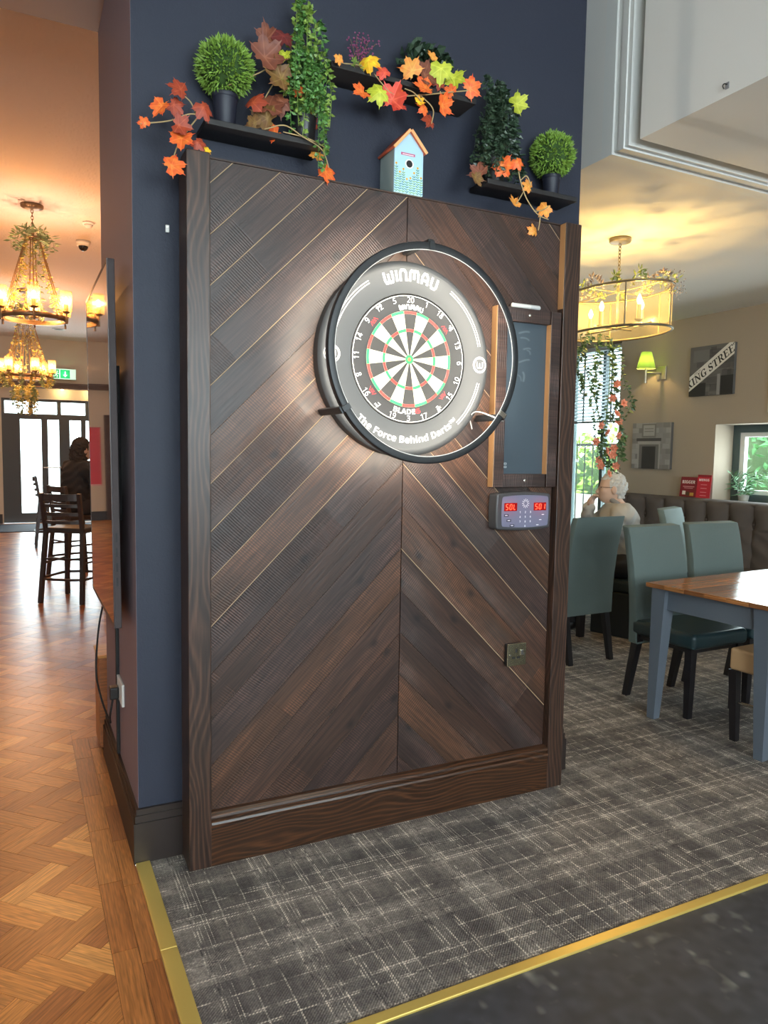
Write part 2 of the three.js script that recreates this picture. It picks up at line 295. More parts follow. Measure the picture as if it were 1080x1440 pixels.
{
  const e = (g, label) => S('trim_4', label, 'edging strip', g, brass);
  e(merge([rspan(0.327, 0.374, -0.01, 0.006, -2.498, -2.0155, 0.003), rspan(0.327, 0.374, -0.01, 0.006, -2.0145, -1.52, 0.003)]), 'brass edging strip between parquet and plaid carpet');
  const f = rspan(0.374, 5.79, -0.01, 0.006, -1.553, -1.52, 0.003); S('trim_5', 'brass edging strip between plaid carpet and black floor', 'edging strip', f, brass);
}
// entrance doors
{
  const d = thing('door_1', 'glazed entrance doors with a row of small panes above', 'door', [0, 0, 0], 0, null, 'structure');
  const z0 = -15.13, z1 = -15.05, frame = std([0.05, 0.06, 0.068], 0.5);
  const px = [[0.047, 0.398], [0.505, 0.696], [0.879, 1.076], [1.16, 1.60]], tx = [[-0.2, 0.193], [0.263, 0.667], [0.739, 1.155], [1.22, 1.60]];
  mesh('door_frame', merge([span(-0.25, -0.2, 0, 2.27, z0, z1), span(1.60, 1.70, 0, 2.27, z0, z1), span(-0.2, 1.60, 2.225, 2.27, z0, z1), span(-0.2, 1.60, 1.90, 2.0, z0, z1),
    span(0.193, 0.263, 2.0, 2.225, z0, z1), span(0.667, 0.739, 2.0, 2.225, z0, z1), span(1.155, 1.22, 2.0, 2.225, z0, z1)]), frame, d);
  mesh('door_leaf', span(-0.2, 0.047, 0, 1.90, z0, z1), frame, d);
  px.forEach(([a, b], i) => { const nx = i < 3 ? px[i + 1][0] : 1.60; mesh('door_stile', merge([span(b, Math.max(nx, b + 0.001), 0, 1.90, z0, z1), span(a, b, 0, 0.18, z0, z1)]), frame, d); mesh('pane', span(a, b, 0.18, 1.90, -15.094, -15.086), glass, d); });
  tx.forEach(([a, b]) => mesh('transom_pane', span(a, b, 2.0, 2.225, -15.094, -15.086), glass, d));
  mesh('push_bar', bar([0.42, 1.02, -15.02], [0.86, 1.02, -15.02], 0.014), chrome, d);
  const p = S('trim_6', 'dark ledge above the entrance doors', 'ledge', merge([span(-1.2, 2.0, 2.46, 2.53, -15, -14.78), span(-1.2, 2.0, 2.53, 2.56, -15, -14.74)]), std([0.12, 0.09, 0.08], 0.6));
  for (const x of [0.75, 1.25]) {
    const dl = thing('downlight', x < 1 ? 'small warm downlight under the ledge, below the exit sign' : 'small warm downlight under the ledge, past the exit sign', 'downlight', [x, 2.46, -14.86], 0, 'downlights over the entrance');
    mesh('bezel', cyl(0.04, 0.045, 0.012, 20).translate(0, -0.006, 0), chrome, dl); mesh('lens', cyl(0.03, 0.03, 0.006, 20).translate(0, -0.014, 0), std('#ffffff', 0.5, { emissive: lin(1, 0.72, 0.35), emissiveIntensity: 4 }), dl);
    const l = new THREE.PointLight(lin(1, 0.66, 0.28), 0.35); l.position.set(0, -0.03, 0); l.castShadow = true; dl.add(l);
  }
  solo('doormat', 'dark ribbed doormat inside the entrance doors', 'doormat', rspan(-0.35, 1.7, 0, 0.012, -14.7, -13.4, 0.004), std([0.03, 0.035, 0.05], 0.9));
  S('door_2', 'dark timber inner door beside the red banner', 'door', merge([span(-1.75, -0.93, 0, 2.0, -15, -14.95), span(-1.83, -1.75, 0, 2.08, -15, -14.93)]), std([0.06, 0.035, 0.03], 0.5));
  const ban = thing('wall_banner', 'tall red printed banner on the cream wall by the entrance', 'banner', [-0.63, 0.66, -14.985]);
  mesh('banner_sheet', span(-0.23, 0.23, 0.03, 1.09, -0.004, 0.004), std([0.62, 0.012, 0.03], 0.4), ban); mesh('banner_rail', span(-0.235, 0.235, 0, 0.03, -0.006, 0.006), std([0.7, 0.4, 0.4], 0.4), ban);
  mesh('banner_rail', span(-0.235, 0.235, 1.09, 1.11, -0.006, 0.006), std([0.5, 0.05, 0.06], 0.4), ban);
}
// outside
S('ground_outside', 'pale paving outside the entrance doors', 'paving', span(-12, 12, -0.2, -0.06, -40, -15.2), std([0.55, 0.55, 0.52], 0.9));
S('lawn_outside', 'sunlit lawn and paving beyond the dining windows', 'lawn', span(6.15, 40, -0.3, -0.1, -40, 12), std([0.30, 0.42, 0.14], 0.95));
S('path_outside', 'pale paved path beside the lawn outside', 'paving', span(6.6, 10.2, -0.12, -0.06, -15, 6), std([0.62, 0.58, 0.54], 0.9));

// ---------------------------------------------------------------- the timber dart panel
const ZP = -2.412, CX = 1.272;                                 // face of the planks, ridge of the chevrons
{
  const p = thing('chevron_panel', 'tall dark stained timber panel of chevron planks with side posts', 'wall panel', [0, 0, 0]);
  mesh('backing_board', span(0.52, 2.0, 0.02, 2.312, PZ + 0.0005, ZP - 0.016), blackMatte, p);
  const X0 = 0.557, X1 = 1.966, Y0 = 0.16, Y1 = 2.316, pitch = 0.1589, first = 0.409, R2 = Math.SQRT1_2;
  seed(910);
  for (const side of [-1, 1]) for (let k = -3; k < 20; k++) {
    const s0 = first + k * pitch, s1 = s0 + pitch, gap = 0.0016;
    const xa = side < 0 ? X0 : CX + 0.0012, xb = side < 0 ? CX - 0.0012 : X1;
    const sOf = ([x, y]) => y + Math.abs(x - CX);
    const cut = (lo, hi) => { let q = [[xa, Y0], [xb, Y0], [xb, Y1], [xa, Y1]]; q = clip(q, (v) => sOf(v) - lo); return q.length > 2 ? clip(q, (v) => hi - sOf(v)) : []; };
    const make = (q) => { const sh = new THREE.Shape(q.map(([x, y]) => { const dx = (x - CX) * side; return new THREE.Vector2((dx - y) * R2 * side, (dx + y) * R2); })); return sh; };
    const place = (m) => { m.position.set(CX, 0, 0); m.rotation.z = -side * Math.PI / 4; };
    const q = cut(s0 + gap, s1 - gap);
    if (q.length > 2) {
      const ys = q.map((v) => v[1]), xs = q.map((v) => v[0]);
      if (Math.max(...ys) - Math.min(...ys) > 0.015 && Math.max(...xs) - Math.min(...xs) > 0.012) {
        const g = new THREE.ExtrudeGeometry(make(q), { depth: 0.010, bevelEnabled: true, bevelSize: 0.0014, bevelOffset: -0.0014, bevelThickness: 0.0014, bevelSegments: 1 });
        const ou = rnd() * 4, ov = rnd() * 4, uv = g.attributes.uv, pos = g.attributes.position; for (let i = 0; i < uv.count; i++) uv.setXY(i, pos.getX(i) + ou, pos.getY(i) + ov);
        const m = mesh('plank', g, PLANK[Math.floor(rnd() * 5)], p); place(m); m.position.z = ZP - 0.0114 + rr(-0.0006, 0.0006);
      }
    }
    const t = cut(s1 - gap - 0.001, s1 + gap + 0.001);         // unstained tongue showing in the joint
    if (t.length > 2) { const g = new THREE.ExtrudeGeometry(make(t), { depth: 0.006, bevelEnabled: false }); const m = mesh('plank_tongue', g, (rnd() < (k > 4 ? (side < 0 ? 0.8 : 0.55) : 0.15)) ? rawPale : postWood, p); place(m); m.position.z = ZP - 0.0075; }
  }
  const post = (x0, x1, zb) => metreUV(rspan(x0, x1, 0, 2.322, zb, -2.378, 0.003));
  mesh('side_post', post(0.482, 0.556, PZ + 0.0235), postWood, p); mesh('side_post', post(1.967, 2.045, PZ + 0.0235), postWood, p);
  mesh('post_lining', span(1.9645, 1.9665, 1.985, 2.318, ZP, -2.381), rawPine, p);
  mesh('top_capping', span(0.556, 1.967, 2.3165, 2.3215, PZ + 0.001, ZP + 0.002), postWood, p);
  // skirting: plain board under a moulding swept along it
  const prof = new THREE.Shape([[0, 0], [0.03, 0], [0.03, 0.128], [0.027, 0.131], [0.027, 0.136], [0.034, 0.139], [0.037, 0.146], [0.034, 0.153], [0.026, 0.157], [0.026, 0.162], [0.03, 0.166], [0.028, 0.174], [0.016, 0.181], [0, 0.183]].map((v) => new THREE.Vector2(-v[0], v[1])));
  const g = new THREE.ExtrudeGeometry(prof, { depth: 1.411, bevelEnabled: false }).rotateY(Math.PI / 2).translate(0.556, 0, ZP + 0.001);
  { const pos = g.attributes.position, uv = g.attributes.uv; for (let i = 0; i < pos.count; i++) uv.setXY(i, pos.getY(i) * 1.2 + Math.abs(pos.getZ(i)), pos.getX(i)); }
  mesh('skirting', g, skirtWood, p);
}

// ---------------------------------------------------------------- dartboard
const font = await new FontLoader().loadAsync('fonts/droid/droid_sans_bold.typeface.json');
const fontR = await new FontLoader().loadAsync('fonts/droid/droid_sans_regular.typeface.json');
const DC = [1.262, 1.733];
const strokes = {                                              // rounded block letters, unit cell, drawn as strokes
  W: [[[0, 0], [0, 0.75], [0.12, 1], [0.38, 1], [0.5, 0.8], [0.5, 0.2]], [[0.5, 0.8], [0.62, 1], [0.88, 1], [1, 0.75], [1, 0]]], I: [[[0, 0], [0, 1]]],
  N: [[[0, 1], [0, 0.22], [0.15, 0], [0.55, 0], [0.7, 0.22], [0.7, 1]]], M: [[[0, 1], [0, 0.22], [0.12, 0], [0.38, 0], [0.5, 0.2], [0.5, 0.8]], [[0.5, 0.2], [0.62, 0], [0.88, 0], [1, 0.22], [1, 1]]],
  A: [[[0, 1], [0, 0.3], [0.2, 0], [0.5, 0], [0.7, 0.3], [0.7, 1]], [[0, 0.62], [0.7, 0.62]]], U: [[[0, 0], [0, 0.78], [0.15, 1], [0.55, 1], [0.7, 0.78], [0.7, 0]]],
};
const widths = { W: 1, I: 0, N: 0.7, M: 1, A: 0.7, U: 0.7 };
function arcWord(g, cx, cy, r, word, h, weight, a0) {          // letters stand on a circle round (cx, cy), centred on angle a0 (canvas angle)
  const gapw = weight * 1.55, total = [...word].reduce((s, c) => s + widths[c] * h * 0.86 + gapw, -gapw);
  let t = -total / 2;
  for (const c of word) {
    const w = widths[c] * h * 0.86, a = a0 + (t + w / 2) / r; g.save(); g.translate(cx + Math.cos(a) * r, cy + Math.sin(a) * r); g.rotate(a + Math.PI / 2); g.translate(-w / 2, -h);
    g.lineWidth = weight; g.lineCap = 'butt'; g.lineJoin = 'round';
    for (const s of strokes[c]) { g.beginPath(); s.forEach(([x, y], i) => (i ? g.lineTo(x * h * 0.86, y * h) : g.moveTo(x * h * 0.86, y * h))); g.stroke(); }
    g.restore(); t += w + gapw;
  }
}
function arcText(g, cx, cy, r, text, a0, inward, stretch = 1) { // ordinary lettering on a circle
  const ws = [...text].map((c) => g.measureText(c).width * stretch), total = ws.reduce((a, b) => a + b, 0); let t = -total / 2;
  [...text].forEach((c, i) => { const d = (t + ws[i] / 2) / r, a = inward ? a0 - d : a0 + d; g.save(); g.translate(cx + Math.cos(a) * r, cy + Math.sin(a) * r); g.rotate(inward ? a - Math.PI / 2 : a + Math.PI / 2); g.scale(stretch, 1); g.textAlign = 'center'; g.fillText(c, 0, 0); g.restore(); t += ws[i]; });
}
const discUV = (g, r) => { const p = g.attributes.position, uv = new Float32Array(p.count * 2); for (let i = 0; i < p.count; i++) { uv[i * 2] = 0.5 + p.getX(i) / (2 * r); uv[i * 2 + 1] = 0.5 + p.getY(i) / (2 * r); } g.setAttribute('uv', new THREE.BufferAttribute(uv, 2)); return g; };
{ // surround
  const RS = 0.348, art = paint(2048, 2048, (g, w) => {
    g.fillStyle = '#2f3236'; g.fillRect(0, 0, w, w);
    const s = w / (2 * RS), c = w / 2; g.strokeStyle = g.fillStyle = '#d2d2d0';
    arcWord(g, c, c, 0.272 * s, 'WINMAU', 0.038 * s, 0.0088 * s, -Math.PI / 2);
    g.font = 'bold ' + Math.round(0.034 * s) + 'px sans-serif'; arcText(g, c, c, 0.298 * s, 'The Force Behind Darts™', Math.PI / 2, true, 1.12);
    const D = Math.PI / 180;
    for (const r of [0.297, 0.306]) { g.lineWidth = 0.003 * s; for (const [a, b] of [[-57, -13], [13, 47], [133, 167], [193, 237]]) { g.beginPath(); g.arc(c, c, r * s, a * D, b * D); g.stroke(); } }
    for (const a of [0, Math.PI]) {
      const x = c + Math.cos(a) * 0.299 * s, y = c + Math.sin(a) * 0.299 * s; g.lineWidth = 0.0022 * s;
      for (const r of [0.029, 0.0235]) { g.beginPath(); g.arc(x, y, r * s, 0, 7); g.stroke(); }
      g.lineWidth = 0.0040 * s; g.lineJoin = 'round'; const h = 0.022 * s; for (const st of strokes.W) { g.beginPath(); st.forEach(([u, v], i) => (i ? g.lineTo(x + (u - 0.5) * h * 1.1, y + (v - 0.5) * h) : g.moveTo(x + (u - 0.5) * h * 1.1, y + (v - 0.5) * h))); g.stroke(); }
    }
  });
  const t = thing('dartboard_surround', 'round black foam surround lettered in white around the dartboard', 'dartboard surround', [DC[0], DC[1], ZP]);
  const rub = std([0.03, 0.031, 0.033], 0.5), face = std('#ffffff', 0.55, { map: art });
  const prof = [[0.2275, 0.002], [0.2275, 0.052], [0.2305, 0.0555], [0.318, 0.0555], [0.330, 0.053], [0.339, 0.047], [0.345, 0.037], [0.347, 0.026], [0.347, 0.002]];
  const toZ = (g) => g.rotateX(Math.PI / 2).scale(1, 1, 1);
  mesh('printed_face', discUV(toZ(lathe(prof.slice(2, 7).reverse(), 128)), RS), face, t);
  mesh('rubber_edge', toZ(lathe([prof[8], prof[7], prof[6]], 128)), rub, t); mesh('inner_edge', toZ(lathe([prof[2], prof[1], prof[0]], 96)), rub, t);
}
{ // board
  const t = thing('dartboard', 'bristle dartboard with red and green beds and white number ring', 'dartboard', [DC[0], DC[1], ZP]);
  const F = 0.054, RB = 0.2265, sis = std([0.030, 0.030, 0.031], 0.75), red = std([0.62, 0.035, 0.03], 0.65), green = std([0.02, 0.42, 0.10], 0.65), bone = std([0.80, 0.74, 0.50], 0.7), white = std([0.82, 0.82, 0.8], 0.4);
  mesh('board_body', cyl(RB, RB, F - 0.004, 96).rotateX(Math.PI / 2).translate(0, 0, (F - 0.004) / 2 + 0.002), sis, t);
  const art = paint(1024, 1024, (g, w) => {
    g.fillStyle = '#26272a'; g.fillRect(0, 0, w, w); const s = w / (2 * RB), c = w / 2; g.fillStyle = g.strokeStyle = '#f2f2ee';
    arcWord(g, c, c, 0.1755 * s, 'WINMAU', 0.0165 * s, 0.0042 * s, -Math.PI / 2 + 0.02);
    g.font = 'bold ' + Math.round(0.026 * s) + 'px sans-serif'; arcText(g, c, c, 0.1945 * s, 'BLADE', Math.PI / 2 + 0.09, true, 1.2); g.fillStyle = '#d8262c'; arcText(g, c, c, 0.1945 * s, '6', Math.PI / 2 - 0.21, true, 1.7);
    for (const a of [-40, -140, 40, 140]) { const A = a * Math.PI / 180, x = c + Math.cos(A) * 0.187 * s, y = c + Math.sin(A) * 0.187 * s; g.save(); g.translate(x, y); g.rotate(A + Math.PI / 2); g.strokeStyle = '#d8262c'; g.lineWidth = 0.0022 * s; for (let k = 0; k < 3; k++) { g.beginPath(); g.moveTo((-0.014 + k * 0.009) * s, 0.007 * s); g.lineTo((-0.007 + k * 0.009) * s, -0.007 * s); g.lineTo((0.001 + k * 0.009) * s, 0.007 * s); g.stroke(); } g.restore(); }
    g.fillStyle = '#f2f2ee'; g.font = 'bold ' + Math.round(0.010 * s) + 'px sans-serif'; arcText(g, c, c, 0.209 * s, 'PDC', -0.78 + 0.14, false); arcText(g, c, c, 0.209 * s, 'PDC', -Math.PI + 0.94, false); arcText(g, c, c, 0.214 * s, 'PDC', 0.92, true); arcText(g, c, c, 0.214 * s, 'PDC', Math.PI - 0.92, true);
  });
  const ring = new THREE.RingGeometry(0.1705, RB - 0.0005, 96, 1); mesh('printed_border', discUV(ring, RB).translate(0, 0, F - 0.0008), std('#ffffff', 0.7, { map: art }), t);
  const order = [20, 1, 18, 4, 13, 6, 10, 15, 2, 17, 3, 19, 7, 16, 8, 11, 14, 9, 12, 5], D = Math.PI / 10;
  const bed = (r0, r1, n = 5) => { const s = new THREE.Shape(); for (let i = 0; i <= n; i++) { const a = -D / 2 + D * i / n; (i ? s.lineTo : s.moveTo).call(s, r1 * Math.sin(a), r1 * Math.cos(a)); } for (let i = n; i >= 0; i--) { const a = -D / 2 + D * i / n; s.lineTo(r0 * Math.sin(a), r0 * Math.cos(a)); } return new THREE.ExtrudeGeometry(s, { depth: 0.004, bevelEnabled: false }).translate(0, 0, F - 0.004); };
  const G = { inner: bed(0.0165, 0.0966), treble: bed(0.0973, 0.1070), outer: bed(0.1077, 0.1592), dbl: bed(0.1599, 0.1698) };
  order.forEach((num, i) => {
    const dark = i % 2 === 0, a = -i * D, put = (name, g, m) => { mesh(name, g, m, t).rotation.z = a; };
    put('single_bed', G.inner, dark ? sis : bone); put('treble_bed', G.treble, dark ? red : green); put('single_bed', G.outer, dark ? sis : bone); put('double_bed', G.dbl, dark ? red : green);
    const low = i >= 5 && i <= 15 && !(i === 5 || i === 15), g = new TextGeometry(String(num), { font: fontR, size: 0.0195, depth: 0.0012, curveSegments: 3 }); g.computeBoundingBox(); const b = g.boundingBox; g.translate(-(b.max.x + b.min.x) / 2, -(b.max.y + b.min.y) / 2, 0);
    const m = mesh('number', g, white, t), ang = Math.PI / 2 + a; m.position.set(Math.cos(ang) * 0.2085, Math.sin(ang) * 0.2085, F + 0.0005); m.rotation.z = low ? a + Math.PI : a;
  });
  const bull = (r) => cyl(r, r, 0.004, 32).rotateX(Math.PI / 2).translate(0, 0, F - 0.002);
  mesh('outer_bull', bull(0.0155), green, t); mesh('bullseye', bull(0.0062).translate(0, 0, 0.0008), std([0.55, 0.12, 0.05], 0.6), t);
  const wires = []; for (let i = 0; i < 20; i++) { const a = (i + 0.5) * D; wires.push(bar([Math.sin(a) * 0.016, Math.cos(a) * 0.016, F + 0.0004], [Math.sin(a) * 0.170, Math.cos(a) * 0.170, F + 0.0004], 0.0005, 4)); }
  for (const r of [0.016, 0.09695, 0.10735, 0.15955, 0.170]) wires.push(new THREE.TorusGeometry(r, 0.0005, 4, 60).translate(0, 0, F + 0.0004));
  mesh('wire_spider', merge(wires), std([0.5, 0.48, 0.4], 0.35, { metalness: 0.9 }), t); mesh('number_ring', new THREE.TorusGeometry(0.2225, 0.0013, 6, 96).translate(0, 0, F + 0.001), white, t);
}
const LED = { color: lin(1.0, 0.91, 0.74), each: 0.088, aimed: 0.10, n: 24 };
{ // light ring
  const ZR = 0.185, t = thing('dartboard_light_ring', 'black circular light ring standing off the panel around the dartboard', 'light ring', [DC[0] + 0.004, DC[1] + 0.003, ZP]);
  const band = lathe([[0.349, 0], [0.349, 0.005], [0.352, 0.007], [0.370, 0.007], [0.373, 0.004], [0.373, -0.016], [0.370, -0.016], [0.370, 0.0], [0.349, 0]].map(([r, z]) => [r, z]).reverse(), 128).rotateX(Math.PI / 2);
  const flip = (g) => g; mesh('ring_band', flip(band).translate(0, 0, ZR), std([0.012, 0.013, 0.015], 0.4), t);
  mesh('clear_lip', new THREE.TorusGeometry(0.348, 0.0014, 6, 128).translate(0, 0, ZR + 0.003), std([0.7, 0.7, 0.7], 0.3), t);
  const strip = new THREE.RingGeometry(0.355, 0.368, 128, 1).rotateY(Math.PI).translate(0, 0, ZR - 0.0012); mesh('led_strip', strip, std('#ffffff', 0.6, { emissive: LED.color, emissiveIntensity: 3.0 }), t);
  for (const a of [90, 212, 328]) {
    const A = a * Math.PI / 180, arm = mesh('standoff_arm', rbox(0.024, 0.012, ZR + 0.004, 0.002, 0, 0.378, (ZR + 0.004) / 2), blackPlastic, t); arm.rotation.z = A - Math.PI / 2;
    mesh('arm_clip', rbox(0.02, 0.03, 0.004, 0.0015, 0, 0.362, ZR + 0.009), a > 300 ? chrome : blackPlastic, arm);
  }
  mesh('power_lead', tube([[0.325, -0.215, ZR - 0.01], [0.26, -0.18, 0.10], [0.275, -0.20, 0.03], [0.30, -0.24, 0.006]], 0.0022, 20, 5), std([0.6, 0.6, 0.58], 0.4), t);
  for (let i = 0; i < LED.n; i++) { const a = i / LED.n * Math.PI * 2, l = new THREE.PointLight(LED.color, LED.each); l.position.set(Math.cos(a) * 0.3615, Math.sin(a) * 0.3615, ZR - 0.006); l.shadow.radius = 0.2; l.castShadow = true; t.add(l);
    const q = new THREE.SpotLight(LED.color, LED.aimed, 0, 1.05, 1.0); q.position.copy(l.position); q.target.position.set(0, 0, 0.03); q.shadow.radius = 0.2; q.castShadow = true; t.add(q, q.target); }
}
// ---------------------------------------------------------------- things on the panel
{
  const t = thing('chalkboard', 'narrow slate blackboard in a rough sawn timber frame', 'blackboard', [0, 0, 0]);
  const zb = ZP + 0.0006, zf = ZP + 0.034, x0 = 1.648, x1 = 1.958, y0 = 1.272, y1 = 1.968, w = 0.052, rail = (g) => metreUV(g, 1, 1, rnd() * 3, rnd() * 3);
  mesh('slate', span(x0 + w, x1 - w, y0 + w, y1 - w, zb, zb + 0.008), std('#ffffff', 0.42, { map: paint(256, 1024, (g) => { g.fillStyle = '#3a4650'; g.fillRect(0, 0, 256, 1024); g.strokeStyle = 'rgba(190,200,205,0.30)'; g.lineCap = 'round'; g.filter = 'blur(3px)'; for (const [x, y, dx, dy, lw] of [[90, 70, 60, -14, 9], [100, 100, 50, 12, 7], [120, 175, 40, -6, 8], [95, 265, 60, -22, 8], [120, 330, 4, 60, 9], [90, 350, 20, 40, 5], [140, 180, 20, 26, 6]]) { g.lineWidth = lw; g.beginPath(); g.moveTo(x, y); g.quadraticCurveTo(x + dx / 2 + 10, y + dy / 2 - 12, x + dx, y + dy); g.stroke(); } g.filter = 'none'; g.strokeStyle = 'rgba(225,228,228,0.8)'; g.lineWidth = 3; g.strokeRect(24, 950, 12, 10); g.strokeRect(24, 972, 12, 10); }) }), t);
  mesh('frame_rail', rail(rspan(x0 + 0.004, x0 + w, y0, y1, zb, zf, 0.002)), PLANK[4], t); mesh('frame_rail', rail(rspan(x1 - w + 0.004, x1, y0, y1, zb, zf, 0.002)), PLANK[2], t);
  mesh('frame_rail', rail(rspan(x0 + w + 0.0005, x1 - w - 0.0005, y1 - w, y1, zb, zf - 0.002, 0.002)), PLANK[4], t); mesh('frame_rail', rail(rspan(x0 + w + 0.0005, x1 - w - 0.0005, y0, y0 + w, zb, zf - 0.002, 0.002)), PLANK[2], t);
  mesh('raw_edge', span(x0, x0 + 0.004, y0 + 0.001, y1 - 0.001, zb, zf - 0.001), rawPine, t); mesh('raw_edge', span(x1 - w, x1 - w + 0.004, y0 + w, y1 - w, zb + 0.008, zf - 0.001), rawPine, t);
  for (const y of [y0 + 0.026, y1 - 0.026]) mesh('screw_head', new THREE.SphereGeometry(0.0065, 12, 8).scale(1, 1, 0.5).translate((x0 + x1) / 2, y, zf - 0.001), chrome, t);
}
{
  const t = thing('marker_pen', 'white chalk marker pen lying on top of the blackboard frame', 'pen', [1.725, 1.968 + 0.0095, ZP + 0.02]);
  mesh('barrel', lathe([[0.0001, 0], [0.0085, 0.001], [0.009, 0.004], [0.009, 0.085], [0.0075, 0.089]], 16).rotateZ(-Math.PI / 2), whitePlastic, t); mesh('cap', lathe([[0.0075, 0.086], [0.0093, 0.088], [0.0093, 0.130], [0.006, 0.1345], [0.0001, 0.135]], 16).rotateZ(-Math.PI / 2), std([0.55, 0.55, 0.55], 0.4), t);
}
{
  const t = thing('dart_scorer', 'grey electronic dart scorer with two glowing red number displays', 'scorer', [1.786, 1.178, ZP]);
  const sh = new THREE.Shape(), w = 0.129, h = 0.070; sh.moveTo(-w + 0.012, -h); sh.quadraticCurveTo(0, -h - 0.012, w - 0.012, -h); sh.quadraticCurveTo(w, -h, w + 0.001, -h + 0.013); sh.quadraticCurveTo(w + 0.006, 0, w + 0.001, h - 0.013); sh.quadraticCurveTo(w, h, w - 0.012, h); sh.quadraticCurveTo(0, h + 0.012, -w + 0.012, h); sh.quadraticCurveTo(-w, h, -w - 0.001, h - 0.013); sh.quadraticCurveTo(-w - 0.006, 0, -w - 0.001, -h + 0.013); sh.quadraticCurveTo(-w, -h, -w + 0.012, -h);
  mesh('casing', new THREE.ExtrudeGeometry(sh, { depth: 0.044, bevelEnabled: true, bevelSize: 0.006, bevelOffset: -0.006, bevelThickness: 0.006, bevelSegments: 3, curveSegments: 10 }).translate(0, 0, 0.007), std([0.055, 0.055, 0.06], 0.35), t);
  const art = paint(1024, 560, (g, W, H) => {
    g.fillStyle = '#6d6f86'; g.fillRect(0, 0, W, H); g.strokeStyle = g.fillStyle = '#e8e8f0'; g.textAlign = 'center';
    g.lineWidth = 9; for (let k = 0; k < 12; k++) { const a = k * Math.PI / 6; g.beginPath(); g.moveTo(512 + Math.cos(a) * 34, 150 + Math.sin(a) * 34); g.lineTo(512 + Math.cos(a) * 78, 150 + Math.sin(a) * 78); g.stroke(); }
    g.font = 'bold 46px sans-serif'; ['123', '456', '789'].forEach((r, j) => [...r].forEach((c, i) => g.fillText(c, 402 + i * 110, 310 + j * 78))); g.fillText('0', 512, 540);
    g.font = 'bold 26px sans-serif'; g.fillText('▼', 200, 110); g.fillText('▼', 830, 110); for (const [x, y] of [[110, 345], [165, 430], [235, 515], [895, 345], [840, 430], [780, 515]]) { if (x < 500) { g.fillStyle = '#34364a'; g.fillRect(x - 48, y - 24, 96, 42); } g.fillStyle = '#e8e8f0'; g.fillRect(x - 26, y - 10, 52, 12); }
  });
  mesh('face_plate', (() => { const g = new THREE.ExtrudeGeometry(sh, { depth: 0.0015, bevelEnabled: false, curveSegments: 10 }).scale(0.86, 0.84, 1); const p = g.attributes.position, uv = g.attributes.uv; for (let i = 0; i < p.count; i++) uv.setXY(i, 0.5 + p.getX(i) / 0.232, 0.5 + p.getY(i) / 0.134); return g.translate(0.006, 0, 0.0572); })(), std('#ffffff', 0.4, { map: art }), t);
  const seg = std([0.3, 0.01, 0.01], 0.4, { emissive: lin(1, 0.07, 0.03), emissiveIntensity: 4 }), win = std([0.10, 0.004, 0.004], 0.25, { emissive: lin(0.5, 0.0, 0.0), emissiveIntensity: 0.35 });
  const SEG = { 5: 'afgcd', 0: 'abcdef', 1: 'bc', L: 'fed' }, geo = { a: [0, 1, 0], g: [0, 0, 0], d: [0, -1, 0], f: [-1, 0.5, 1], b: [1, 0.5, 1], e: [-1, -0.5, 1], c: [1, -0.5, 1] };
  for (const [dx, txt] of [[-0.066, '50L'], [0.076, '501']]) {
    const d = mesh('display', rbox(0.062, 0.032, 0.002, 0.001).translate(dx, 0.018, 0.0595), win, t);
    [...txt].forEach((c, i) => { const gs = [...SEG[c]].map((s) => { const [x, y, v] = geo[s]; return box(v ? 0.0022 : 0.0072, v ? 0.0088 : 0.0022, 0.001, x * 0.0048 + y * 0.0012, y * 0.0100, 0); }); mesh('digit', merge(gs).translate(dx + (i - 1) * 0.0185, 0.018, 0.0612), seg, d); });
    const l = new THREE.PointLight(lin(1, 0.05, 0.03), 0.006); l.position.set(dx, 0.018, 0.075); l.castShadow = true; t.add(l);
  }
  mesh('side_switch', rbox(0.02, 0.008, 0.012, 0.002, 0.142, 0.035, 0.02), chrome, t);
}
{
  const t = thing('brass_socket', 'square polished metal plug socket on the chevron planks', 'socket', [1.797, 0.592, ZP]);
  mesh('back_box', rbox(0.086, 0.086, 0.02, 0.003, -0.001, 0, 0.0105), blackPlastic, t); mesh('face_plate', rbox(0.092, 0.092, 0.006, 0.002, 0, 0, 0.0235), agedBrass, t);
  mesh('rocker_switch', rbox(0.014, 0.022, 0.006, 0.002, 0.024, 0.008, 0.028), chrome, t); mesh('pin_hole', merge([box(0.008, 0.014, 0.002, -0.004, 0.016, 0.0268), box(0.014, 0.007, 0.002, -0.016, -0.012, 0.0268), box(0.014, 0.007, 0.002, 0.008, -0.012, 0.0268)]), blackMatte, t);
  for (const s of [-1, 1]) mesh('screw_head', cyl(0.004, 0.004, 0.002, 10).rotateX(Math.PI / 2).translate(s * 0.034, 0, 0.0275), chrome, t);
}

// ---------------------------------------------------------------- shelves and what stands on them
function shelf(x0, x1, y, label) { const t = thing('wall_shelf', label, 'shelf', [(x0 + x1) / 2, y, PZ]); mesh('shelf_board', rspan(-(x1 - x0) / 2, (x1 - x0) / 2, -0.018, 0, 0.0005, 0.125, 0.002), shelfBlack, t); return t; }
shelf(0.545, 0.945, 2.432, 'black wall shelf holding the topiary ball and brown maple leaves');
shelf(0.965, 1.54, 2.702, 'black wall shelf highest on the wall above the bird house');
shelf(1.60, 2.03, 2.432, 'black wall shelf holding the glossy dark trailing plant');

